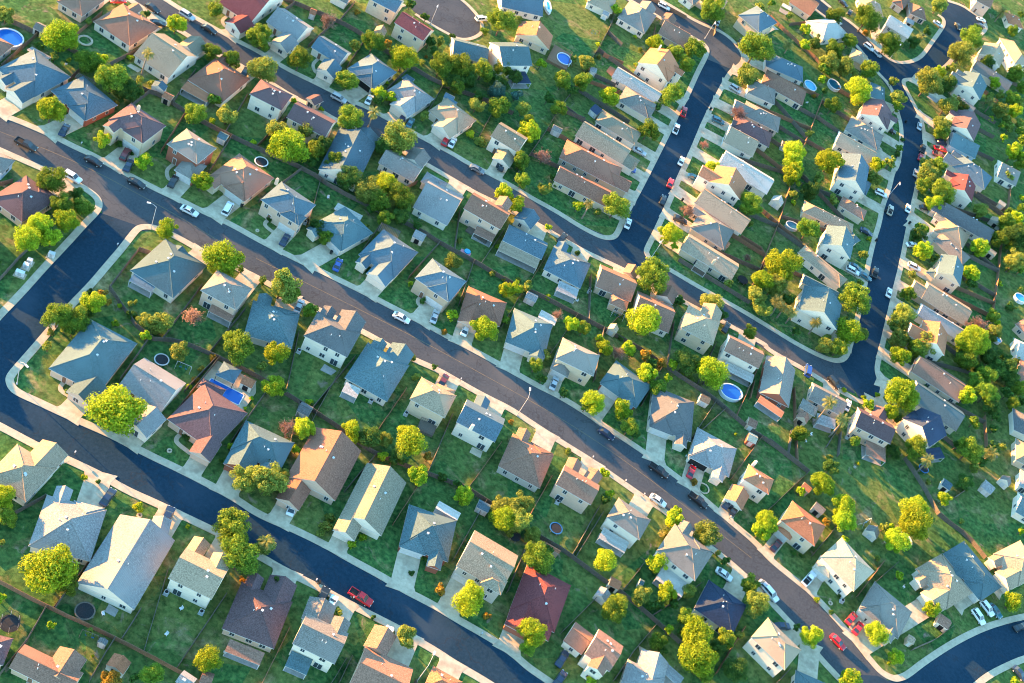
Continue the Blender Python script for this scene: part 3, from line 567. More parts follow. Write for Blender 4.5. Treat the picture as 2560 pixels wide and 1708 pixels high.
HD = r'''
@01
rl gy wh 1 h -620,560 -250,780 -60,500 ; x
rl bl wh 1 h -800,960 -430,1180 -240,900 ; x
rl br wh 1 h -1000,1380 -640,1590 -430,1280 ; x
rl gy wh 1 h -1500,1000 -1120,1210 -900,900 ; x
rl gy wh 1 h -1250,550 -870,760 -660,450 ; x
@00
r3d br pk 1 h 480,-10 715,130 1020,10
r3d br wh 1 h 850,195 1190,425 1465,258
r3d gt wh 1 g 1225,505 1550,720 1830,520 ; w g 1690,370 1850,475 5
r3d rb wh 1 h 1740,745 2065,950 2275,720 ; f 1730,750 1965,880 1890,930 og
r1u bl wh 1 h 10,660 360,920 615,680 ; g .75 ; f 250,460 430,560 470,515 lt
r1u bl bk 1 h 510,870 835,1145 1040,930 ; g .8 ; p 690,715 850,790 885,745
r1u pu cr 2 h 1020,1115 1345,1330 1500,1138 ; g .75 ; c 1270,1000
r1u gy bk 2 h 1550,1335 1830,1520 1970,1350 ; w h 1595,1560 1775,1660 7 s1 G
r1u br gy 1 h -120,620 120,425 -80,290 ; x
r1d gy bu 1 h 20,1600 140,1475 -100,1350 ; x
r3u mr wh 1 g 2040,50 2330,240 2590,-40 ; w g 2130,165 2275,275 5 G
@01
r1u br cr 1 h 1955,70 2285,305 2485,45 ; g .8
r1d pu tn 1 h -60,275 240,500 500,235
@10
r3u lt wh 1 g 115,215 390,400 510,245 ; w g 185,345 340,445 7 G
r3u bl wh 1 g 500,430 760,590 880,490 ; w g 590,590 755,675 6 G
r3u bl wh 1 h 850,640 1090,820 1280,655 ; g .8 open
r3u lt wh 1 h 1215,840 1480,1040 1625,900 ; g .78 ; f 1345,720 1420,770 1455,715 bl
r3u tn wh 1 h 1610,1040 1880,1250 1995,1085 ; g .78 open ; f 1740,930 1830,980 1850,930 bl
r3u gt wh 2 g 2150,1250 2400,1400 2500,1270 ; w g 2200,1400 2360,1490 6 s1 G
r3d pu wh 2 h -70,860 225,1010 345,880
r3d pu cr 2 g 285,1080 640,1265 735,1110 ; w g 500,880 580,950 4 s1
r3d bl wh 1 g 930,1700 1105,1330 755,1200
r3d gy wh 1 g 1115,1490 1440,1670 1545,1540 ; w g 1400,1400 1560,1500 5
rc bl cr 2 g 1030,-15 1285,120 1360,10
rc gy wh 1 g 690,-40 840,40 900,-60 ; x
rc mr cr 2 g 1280,215 1545,385 1625,275 ; x
rc te wh 1 g 1770,500 2090,580 2140,430 ; x
rc te wh 2 g 2235,605 2510,605 2440,390 ; f 2340,650 2500,650 2500,760 nv ; x
@11
r3d lt wh 1 g 1450,340 1765,510 1900,235 ; w h 1570,10 1760,115 5
r3d br pk 2 g 1910,350 2250,545 2330,385 ; f 2030,505 2200,590 2170,650 br ; w g 2210,270 2330,340 4
@20
rc og cr 1 g 340,465 375,335 75,190 ; x
rc bl wh 1 g -110,60 270,150 245,-60 ; x
r7 gy wh 1 h 980,170 1230,320 1315,140 ; g .6
r7 br tn 1 g 1335,305 1575,440 1645,315 ; w g 1390,140 1490,205 4
r4l og wh 2 g 1430,745 1540,605 1265,445 ; c 1355,440
r4l wh wh 1 g 920,710 1330,955 1375,850
r4l gy wh 1 h 960,915 1245,1085 1335,965
r4l gt wh 1 h 760,1115 1125,1330 1195,1220
r4l gt wh 1 g 580,1245 1010,1510 1095,1370
r4l rb tn 1 h 430,1450 945,1715 1015,1545
r7 bl cr 2 h 2090,150 2280,310 2420,200
r4r gy wh 1 h 2160,850 2400,960 2430,830
r4r gy gy 1 h 2110,1050 2430,1210 2480,1090
r4r pu wh 1 h 1990,1160 2330,1340 2420,1240
r4r tn wh 1 g 1935,1300 2200,1440 2260,1290
r4r wh wh 1 g 1865,1500 2310,1770 2430,1660
r4r tn tn 1 h 1750,40 1900,130 1990,20
r7 lt wh 1 h 1560,-30 1680,60 1740,-40 ; g .5
rc tn wh 1 h 650,0 880,110 1000,0 ; x
@21
r4l rb cr 1 g 370,85 845,325 920,190
r4r og wh 2 g 2100,245 2165,90 1870,-30
r4r tn wh 1 g 1685,300 2110,590 2185,440
r4r gy cr 1 h 1600,500 1900,695 2085,580
r4r tn cr 1 g 1545,715 2010,1000 2090,860 ; f 1700,810 1810,880 1790,935 ; c 1850,840
r3d bl wh 1 g -90,640 270,815 330,665 ; f -90,645 265,815 225,890 tn ; w g 60,385 215,490 5
r3d bl wh 1 h 290,905 630,1085 720,860 ; f 440,1010 620,1090 590,1170 lt
r3d br tn 1 g 735,1050 1060,1190 1160,1010 ; w h 890,1215 1050,1290 4 ; w g 1040,890 1150,960 4
r3d br wh 1 g 1080,1340 1410,1480 1500,1250 ; w g 1350,1090 1500,1180 4
r3d tn cr 2 h 1545,1440 1840,1600 1915,1390
@22
r3d br wh 2 g 1925,75 2245,240 2320,100 ; f 1975,180 2235,310 2200,370 wh
@32
r3d gy bk 1 g 190,615 250,270 -10,120 ; f -60,500 160,650 120,690 og
r3d gy pk 1 g 345,510 650,670 735,545 ; w h 290,600 430,690 4 ; f 470,660 640,720 605,795 lt
r3d pu pk 2 g 785,770 1110,935 1155,770 ; f 905,905 1085,975 1080,1100 br ; w g 960,625 1080,720 4 s1
@30
r4r bl wh 1 h -40,600 295,745 345,630
r4r br cr 1 h -70,760 300,965 370,850
r6l te wh 1 h 930,880 1060,940 1085,820
r6l pu wh 2 g 1090,1190 1140,1040 900,900
r6l gy wh 1 h 690,1180 985,1370 1075,1260
r6l tn wh 1 g 595,1310 930,1500 1000,1400
r8 wh gy 2 g 1050,210 1260,340 1345,290 ; x
r8 br pk 1 h 1235,95 1385,160 1500,110 ; x
r8 br pk 1 h 1140,20 1240,90 1310,0 ; x
r8 tn cr 1 h 800,60 1010,140 1080,60
r7 og cr 1 g 190,20 385,150 470,45 ; f 110,45 190,90 240,75 wh
r7 wh wh 1 h 370,225 530,405 720,310
r7 tn cr 1 h 710,510 850,590 950,540
r8 br pk 2 g 1880,-10 2010,60 2080,-60 ; x
r8 og wh 1 h 2170,200 2310,255 2340,180 ; x
r6r tn wh 2 g 2130,610 2185,500 1985,400 ; b h 2160,560 2300,590 2360,400 2
r6r gy wh 1 g 1860,620 2190,830 2240,765 ; x
r6r te wh 2 g 1940,930 2005,800 1810,640
r6r gy gy 1 g 1700,950 1860,1060 1900,990
r6r pu wh 2 g 1895,1285 1960,1130 1740,1020
r6r te bu 1 g 1650,1330 1885,1450 1920,1330
@31
r6l bl wh 2 g 880,225 930,-20 690,-170 ; w h 900,230 950,120 4 s1
r6l br cr 1 h 655,320 880,460 905,370
r6l tn cr 1 h 305,370 760,590 800,500
r6l te wh 2 g 755,815 795,640 545,500 ; w h 780,680 850,640 4 s1
r6l tn wh 1 h 280,760 670,1080 720,990
r6l te wh 2 g 635,1455 680,1230 330,1060 ; b g 300,1020 620,1180 650,1110 1
r6r mr wh 2 g 1870,295 1905,150 1700,10
r6r bl wh 1 h 1690,-40 1990,180 2055,60
r6r dg gy 1 g 1550,390 1990,640 2085,550
r6r tn wh 1 h 1510,540 1760,720 1870,610
r6r gy cr 1 h 1520,650 1790,880 1850,790
r6r te cr 2 g 1765,1055 1800,880 1590,770 ; w h 1450,930 1530,1000 4 s1
r6r tn tn 1 g 1390,1160 1790,1410 1870,1270
r6r lt wh 1 g 1340,1310 1750,1560 1840,1480
r6r og wh 2 g 1620,1700 1650,1500 1420,1370
re gy wh 1 g 2080,40 2250,130 2300,0 ; x
re br pk 1 h 2300,1440 2420,1560 2500,1400 ; x
@32
r6r br cr 1 g 1290,260 1720,540 1835,400
r6r te wh 1 g 1280,520 1720,820 1795,650
r6r nv wh 2 g 1485,965 1650,855 1400,610 ; f 1490,980 1640,960 1570,1070 nv
re wh wh 1 g 2240,130 2400,200 2450,50 ; x
re br pk 1 h 2270,330 2420,420 2480,260 ; x
re dg wh 1 h 2235,800 2450,900 2480,720 ; x
re tn cr 1 h 2220,1060 2400,1150 2500,1000 ; x
re lt wh 1 h 2290,1310 2420,1380 2460,1250 ; x
re te wh 1 g 2230,1540 2400,1640 2500,1500 ; x
@11
r1u bl pk 2 h 65,280 390,500 530,300 ; w h 215,395 395,505 4 G ; c 190,100
r1u te wh 1 h 585,545 850,795 1015,515 ; g .75 ; f 715,350 945,470 985,405 wh
r1u bl wh 1 h 970,790 1295,1010 1460,730 ; g .78 ; p 1110,545 1280,625 1335,560
r1u bl tn 2 h 1480,1000 1800,1215 1910,1000 ; g .72
r1u rb pk 1 h 1860,1270 2220,1425 2320,1220 ; g .2
r1d te gy 1 h -160,1490 280,1620 450,1332
r1d dg wh 2 h 430,1510 830,1710 970,1490
@21
r1u te wh 1 h -90,1560 270,1710 400,1420 ; g .15 ; f 245,1345 395,1425 420,1345 wh ; w g 170,1640 300,1700 4
@22
r1u gy cr 2 h 395,150 740,315 815,130 ; w h 350,245 510,330 5 s1 G
r1u te bk 1 h 815,380 1150,620 1275,400 ; g .3
r1u dg wh 1 h 1195,745 1580,895 1735,580 ; g .12
r1u lt wh 1 h 1590,1030 1960,1230 2095,1000 ; g .15 open
r1u og wh 2 h 2085,1240 2320,1385 2440,1290 ; w g 1985,1370 2145,1485 5 s1 G ; c 2225,1120
@33
r1u og cr 2 h 100,60 410,300 545,140 ; w h 75,150 200,260 4 s1 G
r1u cr wh 2 h 485,410 790,730 975,540 ; w h 420,505 560,615 5 s1 G
r1u gy wh 1 h 800,840 1150,1130 1365,950 ; g .2
r9 tn wh 1 h 1330,490 1620,860 1900,770 ; g .8
r9 te wh 1 h 1610,385 1960,820 2140,680 ; g .8
r9 tn wh 1 h 2060,370 2290,670 2550,560
@01
r1d te wh 1 h 1225,935 1620,1190 1870,850 ; f 1240,935 1445,1045 1390,1110 bl ; w g 1560,720 1680,800 3
r1d gy pk 2 h 1845,1100 2170,1280 2310,1080 ; f 1950,1225 2155,1330 2120,1385 br
@12
r1d te wh 1 h 825,340 1215,560 1395,215 ; f 830,370 965,435 925,515 wh
r1d tn cr 2 h 1415,530 1740,705 1835,495 ; w h 1660,380 1830,450 4 s1
r1d bl wh 2 g 1840,740 2195,925 2285,710 ; c 1980,790 wh ; w g 2010,540 2130,600 4 s1
@22
r1d br gy 1 h -128,1144 255,1350 385,1044
r1d br pk 2 g 400,1310 725,1500 805,1320 ; w g 500,1110 620,1180 4 s1 ; w g 680,1200 800,1290 4 s1
@23
r1d gy wh 2 h 870,45 1170,255 1275,70 ; f 850,140 1085,280 1030,365 wh
r1d gy wh 2 h 1325,350 1680,630 1845,380 ; f 1430,470 1665,640 1540,760 wh
r1d nv wh 1 h 1645,865 1995,1115 2175,880
r1d lt wh 1 h 900,1620 1250,1800 1480,1560 ; f 1365,1455 1520,1590 1595,1520 lt
@33
r1d tn wh 2 h -160,1140 150,1445 310,1270
r1d te wh 1 h 150,1640 420,1760 600,1600
@02
r2u te pk 1 h 450,250 905,485 1255,15 ; w g 690,375 905,510 5 G
r2u lt wh 1 g 1110,410 1500,650 1690,370 ; w g 1230,650 1440,800 6 G
r2u pu pk 1 h 1575,740 1990,1030 2235,630 ; w g 1790,925 1985,1025 5 G ; b h 1830,400 2040,510 2070,440
@12
r2u te bk 1 h -240,990 215,1200 355,930 ; g .2
r2u rb pk 1 g 725,1470 965,1010 540,780 ; w g 240,1345 450,1460 6 G
r2u gt wh 1 g 1150,1790 1380,1300 1020,1110 ; w g 750,1640 950,1740 6 G
@13
r2u te bk 1 h 1280,290 1730,445 1875,90 ; g .15 ; f 1650,-40 1850,75 1885,0 wh
r2u tn gy 2 g 1850,500 2260,740 2395,390 ; w h 2060,650 2250,760 4 ; g .12
@23
r2u mr bk 1 h -40,880 370,1095 560,680 ; g .1
r2u br wh 2 g 660,1295 890,1460 1030,1235 ; b g 470,1180 640,1310 750,1130 1 ; w g 730,1340 870,1440 3 ; g .0
@02
r2d tn wh 1 h -130,1250 245,1480 515,1160
@03
r2d lt wh 1 h 175,290 745,430 1060,0
r2d lt wh 1 g 1235,890 1610,250 1100,25 ; w g 1390,110 1560,150 5
r2d tn wh 2 g 1555,610 1955,805 2090,510 ; w g 1740,285 1890,365 4 s1 ; w g 1925,435 2080,500 4
r0 br tn 1 g 90,1430 640,1700 760,1470 ; b g 640,1600 800,1350 550,1230
r0 pu br2 1 h -200,1350 0,1400 150,1165 ; x
r0 lt wh 1 g 1620,1560 1740,1640 1800,1520 ; x
@13
r2d pu pk 1 h -330,1060 150,1250 350,830 ; f -240,1160 80,1290 40,1400 br
r2d gy wh 2 g 335,1205 725,1395 850,1110 ; f 325,1265 520,1350 470,1490 te ; w g 455,870 700,970 4 s1 ; w g 690,1020 840,1090 4
r2d br tn 1 g 800,1680 1250,1900 1450,1440 ; w g 1040,1125 1240,1240 6
r2d og tn 1 h 1530,1600 1800,1750 1900,1560
'''.replace('br2', 'cr')
_tile = '00'
for ln in HD.strip().splitlines():
    ln = ln.strip()
    if not ln: continue
    if ln[0] == '@': _tile = ln[1:]; continue
    house(_tile, ln)
# driveways run from the garage door to the nearest pavement
def hit_kerb(P, d, far=34):
    best = None
    for k, pts in KP.items():
        for a, b in zip(pts, pts[1:]):
            e = b-a; den = d.x*e.y-d.y*e.x
            if abs(den) < 1e-9: continue
            q = a-P; t = (q.x*e.y-q.y*e.x)/den; s = (q.x*d.y-q.y*d.x)/den
            if 0 <= s <= 1 and .5 < t < far and (best is None or t < best): best = t
    return best
for i, (P, nrm, wd, root) in enumerate(DRIVES):
    t = hit_kerb(P, nrm)
    if t is None: t = 6.5
    else: t -= .1
    s = Vector((-nrm.y, nrm.x, 0)); m = MB(); z = .152+.0007*(i % 4)
    q = [P+s*wd/2, P-s*wd/2, P-s*wd/2+nrm*max(t-2, .3), P-s*(wd/2+.9)+nrm*t, P+s*(wd/2+.9)+nrm*t, P+s*wd/2+nrm*max(t-2, .3)]
    m.prism([tuple(v) for v in q][::-1] if 0 else [tuple(v) for v in q], .0, z); o = m.build('driveway', M_CONC); weld(o.data); struct(o)
for i, (dm, nrm, root) in enumerate(WALKS):
    dv = [x for x in DRIVES if x[3] is root]
    if not dv: continue
    P, n2, wd, _r0 = dv[0]; s = Vector((-nrm.y, nrm.x, 0)); off = (P-dm).dot(s); out = max(2.2, (P-dm).dot(nrm)+1.6)
    if abs(off) < wd/2+1.2: continue
    sg = 1 if off > 0 else -1; a = dm+nrm*.1; pts = [a, a+nrm*(out*.6), a+nrm*out+s*sg*out*.35, a+nrm*(out+.15)+s*(off-sg*(wd/2-.15))]; pts = [Vector((q.x, q.y, 0)) for q in pts]; pts = smooth_line(pts)
    m = MB(); z = .118+.0007*(i % 5); rows = []
    for k, q in enumerate(pts):
        d = (pts[min(k+1, len(pts)-1)]-pts[max(k-1, 0)]).normalized(); nn = Vector((-d.y, d.x, 0))*.5; rows.append((q+nn, q-nn))
    for (a1, b1), (c1, e1) in zip(rows, rows[1:]):
        Z = Vector((0, 0, z)); m.face([b1+Z, e1+Z, c1+Z, a1+Z]); m.face([a1, a1+Z, c1+Z, c1]); m.face([b1+Z, b1, e1, e1+Z])
    struct(m.build('front_path', M_PAVE))
# order the houses of each row, and their names
for row, (phrase, fr, side) in ROWS.items():
    hs = [h for h in HOUSES if h['row'] == row]; hs.sort(key=lambda h: h['px'][0] if side == 'left' else h['px'][1])
    for i, h in enumerate(hs):
        h['ref'] = f"{ORD[i+1]} house from {'left' if side == 'left' else 'top'} {phrase}"
        h['idx'] = i
        stn = 'two-storey ' if h['st'] == 2 else ''
        rt = 'hip' if h['typ'] == 'h' else 'gable'
        h['root']['label'] = f"{stn}house with {ROOFN[h['rcol']]} {rt} roof, {ORD[i+1]} from {'left' if side == 'left' else 'top'} {phrase}"
        h['root']['category'] = 'house'; h['root']['group'] = 'houses ' + phrase
# ---------------------------------------------------------------- trees
def crown_mesh(name, seed, nleaf, leaf, blobs=14, flat=.85, tall=1.0, fill=.22, mat=None):
    rnd = random.Random(seed); m = MB(); bl = []
    for i in range(blobs):
        while True:
            v = Vector((rnd.uniform(-1, 1), rnd.uniform(-1, 1), rnd.uniform(-.8, 1)))
            if .05 < v.length < 1: break
        r_ = rnd.uniform(.2, .46); v = v*(1-r_)/max(v.length, .55)*rnd.uniform(.75, 1.16); bl.append((v, r_, rnd.uniform(.6, 1.3)))
    bl.append((Vector((0, 0, 0)), .55, 1.0))
    tot = sum(r_*r_*k for _, r_, k in bl)
    for v, r_, k in bl:
        for i in range(int(nleaf*r_*r_*k/tot)):
            z = rnd.uniform(-1, 1); a = rnd.uniform(0, 2*math.pi); q = math.sqrt(1-z*z); d = Vector((q*math.cos(a), q*math.sin(a), z))
            rr = r_*(1-fill*abs(rnd.gauss(0, 1)))*rnd.uniform(.9, 1.12); P = v+d*rr
            nn = (d+Vector((rnd.gauss(0, .45), rnd.gauss(0, .45), rnd.gauss(.12, .5)))).normalized()
            x = nn.orthogonal().normalized(); y = nn.cross(x); ang = rnd.uniform(0, math.pi); x, y = x*math.cos(ang)+y*math.sin(ang), y*math.cos(ang)-x*math.sin(ang)
            l = leaf*rnd.uniform(.6, 1.4); P = Vector((P.x, P.y, P.z*flat*tall))
            m.face([P-x*l-y*l*.55, P+x*l*.2-y*l*.8, P+x*l+y*l*.1, P+y*l*.8-x*l*.3])
    return m.mesh(name, mat)
def bare_mesh(name, seed, mat):
    rnd = random.Random(seed); m = MB()
    for i in range(46):
        a = rnd.uniform(0, 2*math.pi); e = rnd.uniform(.1, 1.45); d = Vector((math.cos(a)*math.cos(e), math.sin(a)*math.cos(e), math.sin(e)*.9)); L0 = rnd.uniform(.75, 1.05)
        P0 = Vector((0, 0, -.8)); P1 = P0+Vector((d.x*.35, d.y*.35, .75)); P2_ = Vector((d.x*L0, d.y*L0, -.45+d.z*L0*1.3)); m.tube(P0, P1, .035, .022, 4); m.tube(P1, P2_, .022, .008, 4)
        for j in range(12):
            q = P1.lerp(P2_, rnd.uniform(.2, 1)); e2 = Vector((rnd.gauss(0, .16), rnd.gauss(0, .16), rnd.gauss(.06, .12))); m.tube(q, q+e2, .012, .006, 3)
            l = .045; q = q+e2; m.face([q+Vector((-l, 0, 0)), q+Vector((0, -l, .02)), q+Vector((l, 0, .03)), q+Vector((0, l, 0))])
    return m.mesh(name, mat)
def palm_mesh(name, seed, mat):
    rnd = random.Random(seed); m = MB()
    for i in range(52):
        a = rnd.uniform(0, 2*math.pi); e = rnd.uniform(-.7, 1.25); L0 = rnd.uniform(.85, 1.1); d = Vector((math.cos(a), math.sin(a), 0)); sd_ = Vector((-d.y, d.x, 0)); P = Vector((0, 0, 0)); ang = e; st = 7
        for k in range(st):
            Q = P+(d*math.cos(ang)+Vector((0, 0, math.sin(ang))))*L0/st; ang -= .20
            wdt = .17*math.sin(math.pi*min(1, (k+.9)/st))*(.9 if k > 3 else .5)+.02
            for sgn in (-1, 1):
                for h in range(2):
                    A = P.lerp(Q, h*.5); B = P.lerp(Q, h*.5+.32); dr = Vector((0, 0, -.35*wdt)); m.face([A, B, B+sd_*sgn*wdt+dr+(Q-P)*.5, A+sd_*sgn*wdt+dr+(Q-P)*.5])
            P = Q
    return m.mesh(name, mat)
PROTO = {}
for k in 'yodvat':
    PROTO[k] = [crown_mesh('crown', 100+i*7+ord(k), 6000, .046, blobs=14+i*3, flat=(.85, .95, .78)[i], mat=LEAF[k]) for i in range(3)]
PROTO['big'] = {k: [crown_mesh('crown', 300+i*11+ord(k), 11000, .034, blobs=22+i*4, flat=.85, mat=LEAF[k]) for i in range(2)] for k in 'yodv'}
SHR = {k: [crown_mesh('crown', 500+i+ord(k), 700, .12, blobs=7, flat=.8, mat=LEAF[k]) for i in range(2)] for k in 'yodvat'}
CONE = {k: crown_mesh('crown', 700, 900, .10, blobs=10, tall=2.3, mat=LEAF[k]) for k in 'dvy'}
BARE = [bare_mesh('crown', 11+i, LEAF['k']) for i in range(2)]
PALM = [palm_mesh('fronds', 21+i, LEAF['p']) for i in range(3)]
def trunk_mesh():
    m = MB(); m.tube((0, 0, -.05), (0, 0, .55), .075, .055, 8); m.tube((0, 0, .55), (.02, .01, 1.0), .055, .04, 7)
    for a in (0, 1.3, 2.5, 3.8, 5.1):
        m.tube((0, 0, .5), (math.cos(a)*.3, math.sin(a)*.3, 1.0), .035, .015, 5); m.tube((math.cos(a)*.3, math.sin(a)*.3, 1.0), (math.cos(a+.3)*.55, math.sin(a+.3)*.55, 1.45), .015, .006, 4)
    return m.mesh('trunk', M_BARK)
TRUNK = trunk_mesh()
TCOL = dict(y='lime-green', o='green', d='dark green', v='olive-green', a='golden', t='teal-green', k='bare pinkish')
def tree(tile, x, y, r_, kind):
    sx, sy = tp(tile, x, y); zc = 4.0; P = up(sx, sy, zc)
    for _ in range(3):
        Rm = r_/K/scale_at(P); shrub = kind[0] == 's'
        zc = Rm*.7 if shrub else (Rm*1.5 if kind[0] == 'c' else Rm*1.15+.35)
        P = up(sx, sy, zc)
    c = kind[-1]
    root = empty('shrub' if shrub else ('conical_evergreen' if kind[0] == 'c' else 'tree'), (P.x, P.y, 0), random.uniform(0, 6.28))
    if shrub:
        o = link('foliage', random.choice(SHR[c]), root); o.scale = (Rm*1.05, Rm*1.05, Rm*.95); o.location = (0, 0, zc)
        st = MB(); st.tube((0, 0, 0), (0, 0, zc), .07, .04, 5); link('stem', st.mesh('stem', M_BARK), root)
        cat, look, grp = 'shrub', f"{'small' if Rm < 1.3 else 'broad'} {TCOL[c]} shrub", 'garden shrubs'
    elif kind[0] == 'c':
        o = link('crown', CONE[c], root); o.scale = (Rm, Rm, Rm*.75); o.location = (0, 0, zc)
        st = MB(); st.tube((0, 0, 0), (0, 0, zc), .12, .06, 6); link('trunk', st.mesh('trunk', M_BARK), root)
        cat, look, grp = 'tree', f"narrow {TCOL[c]} evergreen", 'narrow evergreens'
    elif c == 'k':
        o = link('crown', random.choice(BARE), root); o.scale = (Rm*1.1,)*3; o.location = (0, 0, zc)
        t = link('trunk', TRUNK, root); t.scale = (Rm*.7, Rm*.7, zc*.5)
        cat, look, grp = 'tree', 'bare pinkish tree', 'bare trees'
    else:
        big = r_ > 105 and c in 'yodv'
        o = link('crown', random.choice(PROTO['big'][c] if big else PROTO[c]), root); q = random.uniform(.96, 1.1)
        o.scale = (Rm*random.uniform(1.08, 1.26), Rm*random.uniform(1.02, 1.2), Rm*q*1.12); o.location = (0, 0, zc); o.rotation_euler = (random.uniform(-.25, .25), random.uniform(-.25, .25), 0)
        t = link('trunk', TRUNK, root); t.scale = (Rm*.85, Rm*.85, zc*.75)
        size = 'large' if Rm > 4.2 else ('small' if Rm < 2.2 else 'medium')
        cat, look, grp = 'tree', f"{size} {TCOL[c]} tree", 'trees among the houses'
    reg(root, cat, look, grp, px=(sx, sy))
def palm(tile, cx, cy, r_, bx, by):
    B = up(*tp(tile, bx, by)); Rm = r_/K/scale_at(B)
    # height: the point above the base whose image is nearest the crown
    sx, sy = tp(tile, cx, cy); best = min((abs(px_of(B+Vector((0, 0, h/4)))[1]-sy), h/4) for h in range(8, 64))[1]
    T = up(sx, sy, best); root = empty('palm_tree', (B.x, B.y, 0), random.uniform(0, 6))
    inv = Matrix.Rotation(-root.rotation_euler.z, 3, 'Z'); tv = inv @ (T-B)
    lim = 1.6
    off = Vector((tv.x, tv.y, 0)); off = off*min(1, lim/max(off.length, .01)); tv = Vector((off.x, off.y, best))
    o = link('fronds', random.choice(PALM), root); o.location = tv; o.scale = (Rm*1.15,)*3
    m = MB(); pr = Vector((0, 0, 0))
    for i in range(1, 7):
        f = i/6; Q = Vector((tv.x*f*f, tv.y*f*f, best*f)); m.tube(pr, Q, .26-.1*(f-1/6), .26-.1*f, 8); pr = Q
    m.build('trunk', M_PBARK, root)
    reg(root, 'palm tree', 'tall palm tree', 'palm trees', px=(sx, sy))
